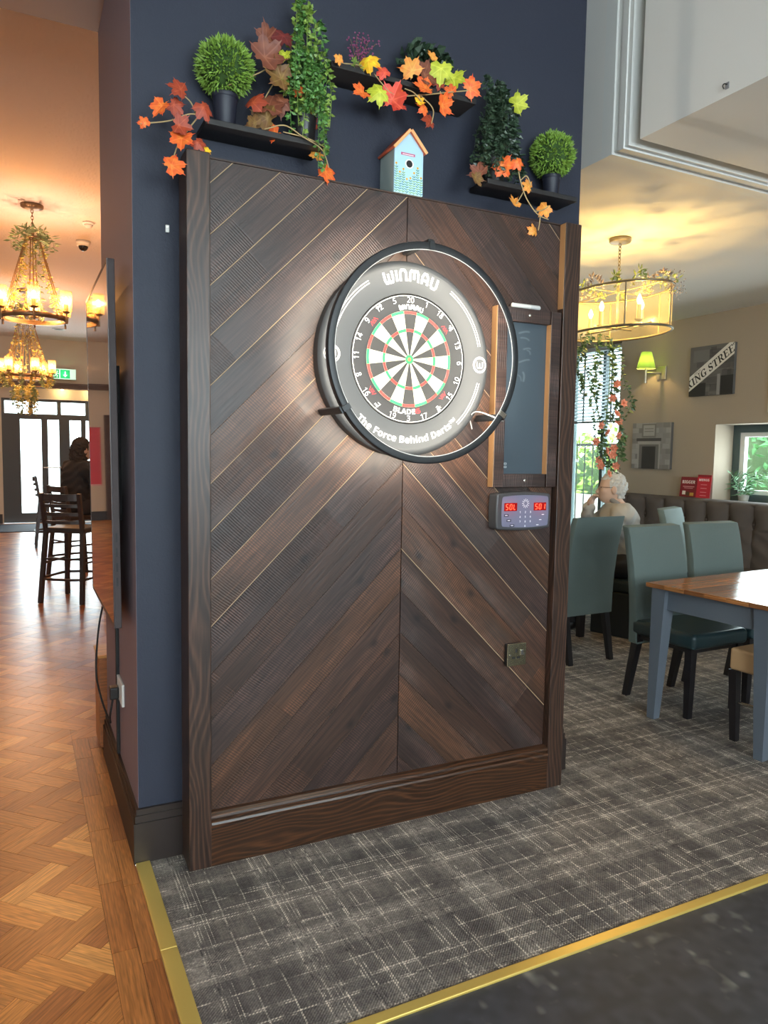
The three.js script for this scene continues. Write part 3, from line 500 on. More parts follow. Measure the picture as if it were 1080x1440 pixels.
// small foliage: each leaf is a folded diamond; leaves are added to a list as triangles
class Leaves {
  constructor() { this.p = []; this.n = []; this.uv = []; }
  leaf(o, dir, up, len, wid, fold = 0.25) {
    const d = dir.clone().normalize(), s = new THREE.Vector3().crossVectors(d, up).normalize(), n = new THREE.Vector3().crossVectors(s, d).normalize();
    const a = o, m = o.clone().addScaledVector(d, len * 0.45).addScaledVector(n, -wid * fold), e = o.clone().addScaledVector(d, len);
    const l = o.clone().addScaledVector(d, len * 0.5).addScaledVector(s, wid / 2).addScaledVector(n, wid * fold * 0.5), r = o.clone().addScaledVector(d, len * 0.5).addScaledVector(s, -wid / 2).addScaledVector(n, wid * fold * 0.5);
    for (const [x, y, z] of [[a, l, m], [l, e, m], [a, m, r], [m, e, r]]) { const N = new THREE.Vector3().crossVectors(y.clone().sub(x), z.clone().sub(x)).normalize(); for (const q of [x, y, z]) { this.p.push(q.x, q.y, q.z); this.n.push(N.x, N.y, N.z); this.uv.push(0, 0); } }
  }
  stem(pts, r) { const g = clean(tube(pts, r, Math.max(6, pts.length * 3), 4)); this.p.push(...g.attributes.position.array); this.n.push(...g.attributes.normal.array); this.uv.push(...g.attributes.uv.array); }
  build() { const g = new THREE.BufferGeometry(); g.setAttribute('position', new THREE.Float32BufferAttribute(this.p, 3)); g.setAttribute('normal', new THREE.Float32BufferAttribute(this.n, 3)); g.setAttribute('uv', new THREE.Float32BufferAttribute(this.uv, 2)); return g; }
}
const dirOn = () => { const z = rr(-1, 1), a = rr(0, 6.2832), s = Math.sqrt(1 - z * z); return V(s * Math.cos(a), z, s * Math.sin(a)); };
function strand(L, pts, n, len, wid, spread = 0.8, r = 0.0012) { // leaves in pairs along a stem
  const c = new THREE.CatmullRomCurve3(pts.map((q) => V(...q))); L.stem(c.getPoints(pts.length * 2), r);
  for (let i = 0; i < n; i++) { const t = (i + rnd() * 0.6) / n, o = c.getPoint(Math.min(1, t)), tan = c.getTangent(Math.min(1, t)), side = dirOn(); side.z = Math.abs(side.z) * 0.9; const d = side.addScaledVector(tan, -(side.dot(tan))).normalize().multiplyScalar(spread).addScaledVector(tan, 0.35); L.leaf(o, d, dirOn(), len * rr(0.7, 1.25), wid * rr(0.75, 1.2)); }
}
const leafMat = (c, r = 0.45) => phys(c, r, { side: THREE.DoubleSide });
const grassGreen = leafMat([0.22, 0.37, 0.055], 0.55), ivyGreen = leafMat([0.10, 0.24, 0.055], 0.4), ivyLight = leafMat([0.24, 0.36, 0.07], 0.4), darkGreen = leafMat([0.035, 0.065, 0.036], 0.32), paleGreen = leafMat([0.24, 0.30, 0.14], 0.5), stemBrown = std([0.16, 0.10, 0.05], 0.7), strawStem = std([0.42, 0.30, 0.14], 0.6);
function topiary(pos, r, potR, potH, label, s) {
  seed(s); const t = thing('topiary_ball', label, 'artificial plant', pos);
  mesh('pot', lathe([[0.0001, 0], [potR * 0.82, 0], [potR, potH], [potR * 1.06, potH], [potR * 1.06, potH - 0.012], [potR * 0.9, potH - 0.014], [0.0001, potH - 0.014]], 24), std([0.010, 0.012, 0.026], 0.5), t);
  const L = new Leaves(), c = V(0, potH + r * 0.86, 0); for (let i = 0; i < 1700; i++) { const d = dirOn(), o = c.clone().addScaledVector(d, r * rr(0.72, 0.86)), e = d.clone().addScaledVector(dirOn(), 0.55); L.leaf(o, e, dirOn(), r * rr(0.14, 0.26), r * 0.075, 0.3); }
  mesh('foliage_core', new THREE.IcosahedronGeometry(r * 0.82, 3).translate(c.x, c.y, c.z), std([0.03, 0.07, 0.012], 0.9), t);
  const f = mesh('foliage', L.build(), grassGreen, t); f.userData.kind = 'stuff';
}
topiary([0.622, 2.432, -2.455], 0.096, 0.040, 0.105, 'round clipped topiary ball in a dark pot beside the brown maple leaves', 41);
topiary([1.945, 2.432, -2.455], 0.093, 0.036, 0.085, 'round clipped topiary ball in a navy pot beside the glossy dark plant', 43);

// maple leaves: five-lobed blade, cupped, a couple of millimetres thick with its stalk
function mapleGeo(cup, fold, s) {
  seed(s); const pts = [], lobes = [[90, 1], [38, 0.92], [-14, 0.78], [-58, 0.5], [-122, 0.5], [194, 0.78], [142, 0.92]];
  lobes.forEach(([a, r], i) => { const A = a * Math.PI / 180, nx = lobes[(i + 1) % lobes.length]; let b = nx[0]; if (i === 3) { pts.push([Math.cos(A) * r, Math.sin(A) * r]); pts.push([0.05, -0.22]); pts.push([-0.05, -0.22]); return; } let da = (nx[0] - a); if (da > 180) da -= 360; if (da < -180) da += 360; const M = (a + da / 2) * Math.PI / 180; const k = rr(0.9, 1.1);
    pts.push([Math.cos(A + 0.24) * r * 0.78, Math.sin(A + 0.24) * r * 0.78]); pts.push([Math.cos(A + 0.05) * r * 0.82, Math.sin(A + 0.05) * r * 0.82]); pts.push([Math.cos(A) * r * k, Math.sin(A) * r * k]); pts.push([Math.cos(A - 0.05) * r * 0.80, Math.sin(A - 0.05) * r * 0.80]); pts.push([Math.cos(A - 0.25) * r * 0.76, Math.sin(A - 0.25) * r * 0.76]); pts.push([Math.cos(M) * 0.53, Math.sin(M) * 0.53]); });
  const P = [], tri = (a, b, c) => P.push(...a, ...b, ...c), lift = ([x, y], o) => { const d = Math.hypot(x, y); return [x, y, -cup * d * d + fold * Math.abs(x) + 0.06 * Math.sin(x * 5 + s) * d + o]; }, T = 0.022, n = pts.length, c0 = [0, 0, 0];
  for (let i = 0; i < n; i++) { const a = pts[i], b = pts[(i + 1) % n], ha = [a[0] * 0.5, a[1] * 0.5], hb = [b[0] * 0.5, b[1] * 0.5];
    tri(lift([0, 0], 0), lift(hb, 0), lift(ha, 0)); tri(lift(ha, 0), lift(hb, 0), lift(b, 0)); tri(lift(ha, 0), lift(b, 0), lift(a, 0));
    tri(lift([0, 0], -T), lift(a, -T * 0.5), lift(b, -T * 0.5)); tri(lift(a, 0), lift(b, 0), lift(b, -T * 0.5)); tri(lift(a, 0), lift(b, -T * 0.5), lift(a, -T * 0.5)); }
  let g = new THREE.BufferGeometry(); g.setAttribute('position', new THREE.Float32BufferAttribute(P, 3)); g.setAttribute('uv', new THREE.Float32BufferAttribute(P.flatMap((_, i) => (i % 3 === 2 ? [] : [P[i] * 0.5 + 0.5])), 2)); g.computeVertexNormals();
  return toCreasedNormals(g, 0.9);
}
const MAPLE = [mapleGeo(0.25, 0.12, 3), mapleGeo(0.05, 0.42, 8), mapleGeo(-0.25, 0.2, 15), mapleGeo(0.4, -0.1, 21)];
const veins = (base, edge) => tex(128, 128, (u, v) => { const x = u * 2 - 1, y = v * 2 - 1, r = Math.hypot(x, y), a = Math.atan2(y, x); let vein = 0; for (const d of [90, 38, -14, 194 - 360, 142]) { let q = Math.abs(a - d * Math.PI / 180); q = Math.min(q, 6.2832 - q); vein = Math.max(vein, clamp(1 - q * r * 26)); } const k = clamp(r * 0.9 + (noise(u * 12, v * 12, 12, 12, 1) - 0.5) * 1.1); return base.map((c, i) => (mix(c, edge[i], k) + 26 * vein) / 255); }, true);
const LEAF_COL = [[[236, 120, 44], [222, 78, 34]], [[168, 66, 34], [140, 48, 30]], [[110, 34, 30], [84, 24, 24]], [[232, 160, 66], [226, 130, 56]], [[246, 206, 40], [236, 150, 30]], [[196, 200, 56], [160, 170, 40]], [[128, 70, 46], [104, 52, 38]], [[128, 96, 46], [106, 66, 38]], [[226, 86, 58], [206, 60, 50]]];
const LEAF_MAT = LEAF_COL.map(([a, b]) => phys('#ffffff', 0.55, { map: veins(a, b), side: THREE.DoubleSide }));
const GARLAND = {
  A: [[0.467, 2.488, 0.035, 1], [0.412, 2.431, 0.035, 0], [0.448, 2.447, 0.030, 1], [0.536, 2.455, 0.035, 1], [0.362, 2.372, 0.020, 0], [0.458, 2.378, 0.035, 1], [0.468, 2.345, 0.038, 0], [0.436, 2.257, 0.038, 0], [0.518, 2.346, 0.025, 1], [0.548, 2.333, 0.015, 4]],
  B: [[0.745, 2.719, 0.041, 6], [0.801, 2.744, 0.035, 2], [0.740, 2.663, 0.051, 6], [0.810, 2.693, 0.020, 5], [0.796, 2.609, 0.046, 7], [0.796, 2.547, 0.041, 6], [0.700, 2.513, 0.035, 1], [0.755, 2.515, 0.046, 6], [0.755, 2.482, 0.041, 7], [0.710, 2.457, 0.025, 7], [0.782, 2.439, 0.030, 0], [0.908, 2.500, 0.025, 1], [0.927, 2.398, 0.023, 3], [0.956, 2.349, 0.035, 0], [0.852, 2.588, 0.018, 0]],
  C: [[0.980, 2.702, 0.020, 3], [1.094, 2.730, 0.041, 4], [1.157, 2.699, 0.028, 8], [1.136, 2.631, 0.041, 5], [1.072, 2.617, 0.035, 0], [1.194, 2.623, 0.051, 8], [1.225, 2.613, 0.033, 8], [1.261, 2.730, 0.041, 3], [1.315, 2.733, 0.046, 6], [1.373, 2.761, 0.046, 5], [1.348, 2.798, 0.025, 3], [1.441, 2.755, 0.041, 5], [1.314, 2.682, 0.041, 0], [1.379, 2.729, 0.030, 1], [1.387, 2.643, 0.041, 0], [1.324, 2.625, 0.030, 0], [1.348, 2.586, 0.030, 1], [1.502, 2.727, 0.041, 0], [1.430, 2.701, 0.025, 0], [1.292, 2.634, 0.020, 4], [1.229, 2.649, 0.020, 0]],
  D: [[1.721, 2.723, 0.043, 5], [1.660, 2.489, 0.046, 0], [1.713, 2.504, 0.030, 0], [1.564, 2.441, 0.041, 6], [1.533, 2.418, 0.035, 7], [1.783, 2.428, 0.030, 3], [1.719, 2.351, 0.033, 3], [1.867, 2.364, 0.035, 3], [1.823, 2.267, 0.030, 3]],
};
function garland(key, z, base, stems, label, s, amber) {
  const t = thing('maple_garland', label, 'leaf garland', base); seed(s);
  stems.forEach((p) => mesh('vine_stem', tube(p.map(([x, y, zz]) => [x - base[0], y - base[1], zz - base[2]]), 0.0022, p.length * 5, 5), strawStem, t));
  GARLAND[key].forEach(([x, y, r, c]) => { const m = mesh('maple_leaf', MAPLE[Math.floor(rnd() * 4)], LEAF_MAT[c], t); m.scale.setScalar(r * ({ A: 1.4, B: 1.6, C: 1.4, D: 1.3 })[key]); m.position.set(x - base[0], y - base[1], z - base[2] + rr(-0.012, 0.02)); m.rotation.set(rr(-0.55, 0.35), rr(-0.75, 0.35), rr(-Math.PI, Math.PI)); });
  return t;
}
garland('A', -2.385, [0.53, 2.432, -2.42], [[[0.56, 2.44, -2.42], [0.50, 2.43, -2.39], [0.44, 2.40, -2.395], [0.35, 2.37, -2.39]], [[0.53, 2.44, -2.41], [0.49, 2.38, -2.39], [0.46, 2.33, -2.39], [0.436, 2.25, -2.39]], [[0.52, 2.44, -2.41], [0.50, 2.47, -2.40], [0.46, 2.49, -2.395]]], 'garland of rust orange maple leaves spilling over the timber side post', 5);
garland('B', -2.425, [0.76, 2.432, -2.43], [[[0.70, 2.44, -2.44], [0.75, 2.55, -2.44], [0.79, 2.64, -2.44], [0.76, 2.72, -2.44]], [[0.62, 2.55, -2.41], [0.70, 2.60, -2.42], [0.77, 2.65, -2.43]], [[0.74, 2.44, -2.41], [0.80, 2.455, -2.385], [0.86, 2.43, -2.38], [0.93, 2.40, -2.38], [0.956, 2.35, -2.385]], [[0.80, 2.44, -2.40], [0.88, 2.43, -2.385], [0.95, 2.41, -2.385]]], 'garland of brown and rust maple leaves climbing beside the topiary ball', 6);
garland('C', -2.385, [1.24, 2.702, -2.42], [[[0.98, 2.70, -2.40], [1.1, 2.71, -2.40], [1.19, 2.64, -2.385], [1.30, 2.66, -2.385], [1.40, 2.69, -2.385], [1.50, 2.72, -2.385]], [[1.30, 2.66, -2.385], [1.35, 2.62, -2.38], [1.345, 2.57, -2.38]], [[1.38, 2.69, -2.385], [1.39, 2.65, -2.38]], [[1.24, 2.67, -2.39], [1.27, 2.66, -2.38], [1.31, 2.63, -2.38]]], 'garland of bright orange, yellow and red maple leaves above the bird house', 7);
garland('D', -2.385, [1.70, 2.432, -2.42], [[[1.66, 2.45, -2.40], [1.715, 2.51, -2.385], [1.735, 2.44, -2.375], [1.76, 2.38, -2.37], [1.82, 2.325, -2.37], [1.87, 2.315, -2.37]], [[1.75, 2.40, -2.375], [1.735, 2.375, -2.375], [1.719, 2.351, -2.375]], [[1.735, 2.44, -2.375], [1.76, 2.46, -2.372], [1.783, 2.428, -2.37]], [[1.80, 2.335, -2.37], [1.84, 2.345, -2.37], [1.867, 2.364, -2.37]], [[1.83, 2.32, -2.37], [1.828, 2.295, -2.37], [1.823, 2.267, -2.37]]], 'garland of tan orange maple leaves hanging below the glossy dark plant', 9);

function pot(t, r, h) { mesh('pot', lathe([[0.0001, 0], [r * 0.8, 0], [r, h], [r * 0.9, h], [r * 0.88, h - 0.012], [0.0001, h - 0.012]], 20), blackPlastic, t); }
{ // tall green trailing plant
  seed(88); const t = thing('trailing_ivy', 'tall green artificial ivy with long trailing stems at the end of a shelf', 'artificial plant', [0.89, 2.432, -2.455]); pot(t, 0.045, 0.09);
  for (let i = 0; i < 16; i++) {
    const L = new Leaves(), f = i / 16, top = rr(0.24, 0.52) - 0.12 * Math.abs(f - 0.5), x0 = rr(-0.04, 0.04), xe = mix(-0.075, 0.085, f), z1 = rr(0.03, 0.085), drop = i > 9 && i < 14 ? rr(-0.12, -0.02) : rr(-0.01, 0.14);
    strand(L, [[x0, 0.09, 0], [x0 * 1.5, top * 0.7, 0.01], [mix(x0, xe, 0.45), top, z1 * 0.5], [mix(x0, xe, 0.8), top - 0.06, z1 * 0.9], [xe, mix(top, drop, 0.55), z1 + rr(0, 0.015)], [xe + rr(-0.015, 0.015), drop, z1 + rr(0, 0.02)]], 62, 0.022, 0.017);
    mesh('trailing_stem', L.build(), i % 3 ? ivyGreen : ivyLight, t);
  }
}
{ // glossy dark plant on the right shelf
  seed(99); const t = thing('glossy_trailing_plant', 'glossy dark green bushy plant trailing beside the navy potted topiary ball', 'artificial plant', [1.665, 2.432, -2.45]); pot(t, 0.045, 0.10);
  for (let i = 0; i < 18; i++) {
    const L = new Leaves(), f = i / 18, top = rr(0.22, 0.44) - 0.1 * Math.abs(f - 0.35), xe = mix(-0.105, 0.115, f) , z1 = rr(0.0, 0.075), x0 = rr(-0.03, 0.03);
    strand(L, [[x0, 0.1, 0], [x0 - 0.01, top * 0.75, 0.005], [mix(x0, xe, 0.4) - 0.01, top, z1 * 0.4], [mix(x0, xe, 0.9), top * 0.72, z1], [xe, mix(top, 0.02, 0.65), z1], [xe * 1.05, rr(0.01, 0.08), z1]], 58, 0.027, 0.018);
    mesh('trailing_stem', L.build(), darkGreen, t);
  }
}
{ // low dark plant on the top shelf
  seed(17); const t = thing('dark_leafy_plant', 'dark round leaved plant behind the bright maple leaves on the top shelf', 'artificial plant', [1.36, 2.702, -2.47]); pot(t, 0.04, 0.06);
  for (let i = 0; i < 9; i++) { const L = new Leaves(), a = mix(-1.1, 1.1, i / 8); strand(L, [[0, 0.05, 0], [Math.sin(a) * 0.05, 0.10, 0.01], [Math.sin(a) * 0.11, 0.06 + Math.cos(a) * 0.11, rr(-0.01, 0.03)]], 16, 0.045, 0.038); mesh('stem', L.build(), darkGreen, t); }
}
{ // purple berry sprig
  seed(19); const t = thing('berry_sprig', 'sprig of purple pink berries on the top shelf by the yellow leaf', 'artificial flower', [1.07, 2.702, -2.43]);
  for (let i = 0; i < 5; i++) {
    const a = mix(-0.7, 0.7, i / 4), tip = [Math.sin(a) * 0.07 + 0.02, 0.055 + Math.cos(a) * 0.06, rr(0, 0.03)], st = mesh('stem', tube([[0, 0, 0], [tip[0] * 0.5, tip[1] * 0.6, 0.01], tip], 0.0012, 8, 4), stemBrown, t), bs = [];
    for (let k = 0; k < 22; k++) { const f = rr(0.35, 1.05), d = dirOn(); bs.push(new THREE.IcosahedronGeometry(rr(0.0022, 0.004), 0).translate(tip[0] * f + d.x * 0.014, tip[1] * f + d.y * 0.014, tip[2] * f + d.z * 0.014)); }
    mesh('berry_cluster', merge(bs), std([0.30, 0.06, 0.16], 0.4), st).userData.kind = 'stuff';
  }
  const L = new Leaves(); strand(L, [[-0.02, 0.0, 0.03], [-0.03, 0.015, 0.05], [0.0, -0.02, 0.06]], 26, 0.012, 0.007); mesh('green_sprig', L.build(), ivyLight, t);
}
{ // bird house
  const t = thing('bird_house', 'painted wooden bird house with orange roof and flower decoration', 'bird house', [1.268, 2.3215, -2.459]);
  const w = 0.0575, eave = 0.150, peak = 0.213, D0 = -0.052, D1 = 0.058, out = new THREE.Shape([[-w, 0], [w, 0], [w, eave], [0, peak], [-w, eave]].map((v) => new THREE.Vector2(...v))); const hole = new THREE.Path(); hole.absarc(0.002, 0.103, 0.0125, 0, 6.2832); out.holes.push(hole);
  const art = paint(512, 1024, (g, W, H) => {
    g.fillStyle = '#a9cfe2'; g.fillRect(0, 0, W, H); seed(64); const X = (x) => (x + 0.0575) / 0.115 * W, Y = (y) => H - y / 0.215 * H;
    g.fillStyle = '#f2f6f4'; g.beginPath(); g.arc(X(0.002), Y(0.103), 76, 0, 7); g.fill();
    g.fillStyle = '#b9577e'; g.fillRect(X(-0.032), Y(0.139), 250, 44); g.fillStyle = '#f3e7ea'; g.fillRect(X(-0.026), Y(0.135), 200, 12);
    for (let k = 0; k < 8; k++) { const x = mix(-0.05, 0.05, k / 7), h = [0.098, 0.07, 0.082, 0.05, 0.055, 0.075, 0.094, 0.062][k]; g.strokeStyle = '#4f7f4a'; g.lineWidth = 5; g.beginPath(); g.moveTo(X(x), Y(0)); g.lineTo(X(x), Y(h)); g.stroke(); for (let y = 0.004; y < h - 0.008; y += 0.008) for (const s of [-1, 1]) { g.fillStyle = ['#3f7a5c', '#6a9a3e', '#2f6a78', '#88a83a'][Math.floor(rnd() * 4)]; g.beginPath(); g.ellipse(X(x) + s * 17, Y(y) - 8, 17, 7, s * -0.7, 0, 7); g.fill(); } g.fillStyle = '#e0b23a'; g.beginPath(); g.arc(X(x), Y(h), 19, 0, 7); g.fill(); g.fillStyle = '#b5652a'; g.beginPath(); g.arc(X(x), Y(h), 8, 0, 7); g.fill(); }
  });
  const uvF = (g) => { const p = g.attributes.position, uv = g.attributes.uv; for (let i = 0; i < p.count; i++) uv.setXY(i, (p.getX(i) + w) / (2 * w), p.getY(i) / 0.215); return g; };
  mesh('front_wall', uvF(new THREE.ExtrudeGeometry(out, { depth: 0.007, bevelEnabled: false, curveSegments: 12 })).translate(0, 0, D1 - 0.007), std('#ffffff', 0.55, { map: art }), t);
  mesh('entry_hole', cyl(0.0125, 0.0125, 0.002, 24).rotateX(Math.PI / 2).translate(0.002, 0.103, D1 - 0.0005), blackMatte, t);
  const blue = std([0.30, 0.36, 0.36], 0.6); mesh('side_wall', span(-w, -w + 0.006, 0, eave, D0, D1 - 0.007), blue, t); mesh('side_wall', span(w - 0.006, w, 0, eave, D0, D1 - 0.007), blue, t); mesh('floor_board', span(-w + 0.006, w - 0.006, 0, 0.006, D0, D1 - 0.007), blue, t);
  const bk = new THREE.Shape([[-w, 0], [w, 0], [w, eave], [0, peak], [-w, eave]].map((v) => new THREE.Vector2(...v))); mesh('back_wall', new THREE.ExtrudeGeometry(bk, { depth: 0.005, bevelEnabled: false }).translate(0, 0, D0 - 0.005), blue, t);
  for (const s of [-1, 1]) { const g = rbox(0.094, 0.009, 0.128, 0.002).translate(0.047, 0.0047, 0.006), a = Math.atan2(peak - eave, w); g.rotateZ(-a); const r = mesh('roof_slope', g, std([0.42, 0.085, 0.04], 0.5), t); r.position.set(0, peak, 0); if (s < 0) r.rotation.y = 0; if (s < 0) { r.geometry = rbox(0.094, 0.009, 0.128, 0.002).translate(-0.047, 0.0047, 0.006).rotateZ(a); }
    const f = mesh('fascia', (s > 0 ? rbox(0.095, 0.010, 0.005, 0.001).translate(0.047, 0.003, 0.0715).rotateZ(-a) : rbox(0.095, 0.010, 0.005, 0.001).translate(-0.047, 0.003, 0.0715).rotateZ(a)), std([0.85, 0.40, 0.16], 0.5), r); }
}
// ---------------------------------------------------------------- on the pillar's side
{
  const t = thing('wall_display', 'tall flat black display screen hung on the side of the pillar', 'display screen', [0.281, 0.79, -3.41]); t.rotation.z = 0.008;
  mesh('housing', rspan(0.0015, 0.024, 0, 1.225, 0, 0.81, 0.003), std([0.035, 0.024, 0.025], 0.7), t); mesh('bezel', merge([span(-0.0008, 0.0015, 0, 0.012, 0, 0.81), span(-0.0008, 0.0015, 1.213, 1.225, 0, 0.81), span(-0.0008, 0.0015, 0.012, 1.213, 0, 0.012), span(-0.0008, 0.0015, 0.012, 1.213, 0.798, 0.81)]), std([0.05, 0.035, 0.035], 0.35), t);
  mesh('screen_glass', span(0, 0.0012, 0.0125, 1.2125, 0.0125, 0.7975), phys([0.01, 0.009, 0.01], 0.03, { clearcoat: 1, clearcoatRoughness: 0.02, ior: 1.7 }), t);
  mesh('wall_bracket', span(0.024, 0.055, 0.35, 0.9, 0.2, 0.62), blackMatte, t); mesh('side_ports', merge([0, 1, 2, 3].map((k) => box(0.006, 0.03, 0.002, 0.012, 0.16 + k * 0.05, 0.8105))), blackMatte, t);
}
{
  const t = thing('cable_cover', 'black cable cover strip running down below the display screen', 'cable cover', [PX0, 0.19, -3.02]); mesh('strip', rspan(-0.012, -0.0005, 0, 0.62, -0.014, 0.014, 0.002), blackMatte, t);
  const s = thing('wall_socket', 'white double plug socket low on the side of the pillar', 'socket', [PX0, 0.47, -2.93]); mesh('face_plate', rspan(-0.01, -0.0005, -0.043, 0.043, -0.074, 0.074, 0.002), whitePlastic, s);
  const p = thing('power_plug', 'black plug in the white wall socket with its cable hanging', 'plug', [PX0 - 0.0105, 0.46, -2.955]); mesh('plug_body', rspan(-0.034, 0, -0.026, 0.022, -0.022, 0.022, 0.006), blackPlastic, p); mesh('cable', tube([[-0.02, -0.024, 0], [-0.03, -0.10, -0.02], [-0.02, -0.16, -0.12], [-0.04, -0.10, -0.26], [-0.05, -0.02, -0.34], [-0.03, 0.2, -0.38], [0.0, 0.33, -0.36]], 0.004, 40, 6), blackMatte, p);
  const c = thing('low_cupboard', 'low wooden cupboard end sticking out behind the pillar', 'cupboard', [0.312, 0, -3.73]); mesh('cupboard_body', metreUV(rspan(0, 0.5, 0.02, 0.44, 0, 0.2, 0.004)), BLOCK[4], c); mesh('cupboard_top', metreUV(rspan(-0.006, 0.51, 0.44, 0.455, -0.006, 0.206, 0.004)), BLOCK[3], c); mesh('plinth', span(0.02, 0.49, 0, 0.02, 0.01, 0.19), blackMatte, c);
}

// ---------------------------------------------------------------- parquet room
const warm = lin(1.0, 0.56, 0.34), bulbGlow = std('#ffffff', 0.5, { emissive: lin(1, 0.72, 0.34), emissiveIntensity: 9 });
const amberGlass = phys([1.0, 0.84, 0.5], 0.12, { transmission: 0.92, thickness: 0, ior: 1.4 });
const CH = { each: 1.1 };
function chandelier(pos, drop, R, n, turn, label, flowers, s) {
  seed(s); const t = thing('chandelier', label, 'chandelier', pos), y0 = -drop;
  mesh('ceiling_rose', lathe([[0.0001, -0.035], [0.05, -0.033], [0.085, -0.02], [0.088, -0.0005], [0.0001, -0.0005]], 28), bronze, t);
  const ch = []; for (let k = 0; k < 7; k++) ch.push(new THREE.TorusGeometry(0.013, 0.0035, 5, 12).scale(0.7, 1.25, 1).rotateY(k % 2 ? Math.PI / 2 : 0).translate(0, -0.05 - k * 0.026, 0)); mesh('chain', merge(ch), bronze, t);
  mesh('hub', merge([new THREE.TorusGeometry(0.055, 0.010, 8, 24).rotateX(Math.PI / 2).translate(0, -0.26, 0), cyl(0.014, 0.014, 0.06, 10).translate(0, -0.24, 0), bar([-0.055, -0.26, 0], [0.055, -0.26, 0], 0.005), bar([0, -0.26, -0.055], [0, -0.26, 0.055], 0.005)]), bronze, t);
  mesh('ring', lathe([[R - 0.012, y0 - 0.02], [R + 0.012, y0 - 0.02], [R + 0.014, y0 + 0.018], [R - 0.012, y0 + 0.018], [R - 0.012, y0 - 0.02]], 56), bronze, t);
  for (let i = 0; i < n; i++) {
    const a = turn + i * 2 * Math.PI / n, c = Math.cos(a), d = Math.sin(a);
    mesh('rod', merge([bar([c * 0.052, -0.265, d * 0.052], [c * R, y0 + 0.018, d * R], 0.0042, 6), bar([Math.cos(a + 0.25) * 0.055, -0.265, Math.sin(a + 0.25) * 0.055], [Math.cos(a + 0.14) * R, y0 + 0.018, Math.sin(a + 0.14) * R], 0.0042, 6)]), bronze, t);
    const arm = mesh('lamp_arm', merge([bar([c * R, y0 - 0.005, d * R], [c * (R + 0.03), y0 - 0.005, d * (R + 0.03)], 0.007, 6), bar([c * (R + 0.03), y0 - 0.05, d * (R + 0.03)], [c * (R + 0.03), y0 + 0.045, d * (R + 0.03)], 0.008, 8), cyl(0.034, 0.02, 0.014, 16).translate(c * (R + 0.03), y0 + 0.045, d * (R + 0.03))]), bronze, t);
    const x = c * (R + 0.03), z = d * (R + 0.03);
    mesh('candle_tube', cyl(0.017, 0.017, 0.055, 14).translate(x, y0 + 0.08, z), std([0.75, 0.55, 0.28], 0.6), arm);
    mesh('bulb', lathe([[0.0001, 0], [0.012, 0.004], [0.021, 0.03], [0.018, 0.052], [0.0001, 0.07]], 14).translate(x, y0 + 0.108, z), bulbGlow, arm);
    mesh('glass_shade', cyl(0.046, 0.046, 0.165, 24, true).translate(x, y0 + 0.135, z), amberGlass, arm);
    const l = new THREE.PointLight(warm, CH.each); l.position.set(x, y0 + 0.14, z); l.shadow.radius = 0.8; l.castShadow = true; t.add(l);
  }
  const gold = leafMat([0.42, 0.34, 0.08], 0.5), green = paleGreen;
  for (let k = 0; k < 9; k++) { const L = new Leaves(), a = turn + k * 0.7 + 0.3, c = Math.cos(a), d = Math.sin(a); strand(L, [[c * 0.05, -0.26, d * 0.05], [c * R * 0.45, mix(-0.26, y0, 0.4) - 0.03, d * R * 0.45], [c * R * 0.8, mix(-0.26, y0, 0.78), d * R * 0.8], [c * R, y0 + 0.03, d * R]], 46, 0.045, 0.018, 0.9); mesh('leaf_garland', L.build(), k % 3 ? gold : green, t); }
  for (let k = 0; k < 10; k++) { const L = new Leaves(), a = k * 0.63, c = Math.cos(a), d = Math.sin(a); strand(L, [[c * 0.04, -0.24, d * 0.04], [c * 0.10, -0.21, d * 0.10], [c * 0.15, -0.27, d * 0.15], [c * 0.16, -0.36, d * 0.16]], 16, 0.07, 0.022, 0.8); mesh('leaf_spray', L.build(), green, t); }
  if (flowers) {
    for (let k = 0; k < 14; k++) { const L = new Leaves(), a = k * 0.45, c = Math.cos(a), d = Math.sin(a); strand(L, [[c * R, y0 + 0.03, d * R], [c * (R + 0.03), y0 - 0.03, d * (R + 0.03)], [c * R * 0.95, y0 - rr(0.08, 0.16), d * R * 0.95]], 26, 0.05, 0.022, 0.9); mesh('leaf_garland', L.build(), k % 2 ? gold : green, t); }
    for (let k = 0; k < 12; k++) { const L = new Leaves(), a = k * 0.52, q = rr(0.02, 0.16); strand(L, [[Math.cos(a) * q, y0 - 0.12, Math.sin(a) * q], [Math.cos(a) * (q + 0.06), y0 - 0.22, Math.sin(a) * (q + 0.06)], [Math.cos(a) * (q + 0.02), y0 - rr(0.28, 0.5), Math.sin(a) * (q + 0.02)]], 34, 0.05, 0.03, 0.9); mesh('flower_trail', L.build(), k % 2 ? leafMat([0.6, 0.5, 0.16], 0.5) : green, t); }
    mesh('flower_basket_wire', merge([bar([0, -0.26, 0], [0, y0 - 0.12, 0], 0.003), bar([-0.16, y0 - 0.12, 0], [0.16, y0 - 0.12, 0], 0.004), bar([0, y0 - 0.12, -0.16], [0, y0 - 0.12, 0.16], 0.004)]), bronze, t);
  }
  return t;
}
chandelier([0.145, 3.36, -6.83], 0.905, 0.245, 6, 0.55, 'ring chandelier with amber glass lamps and golden leaf strands', false, 131);
chandelier([0.12, 3.36, -10.5], 1.075, 0.27, 6, 0.2, 'ring chandelier with flower trails hanging beneath it near the entrance', true, 132);
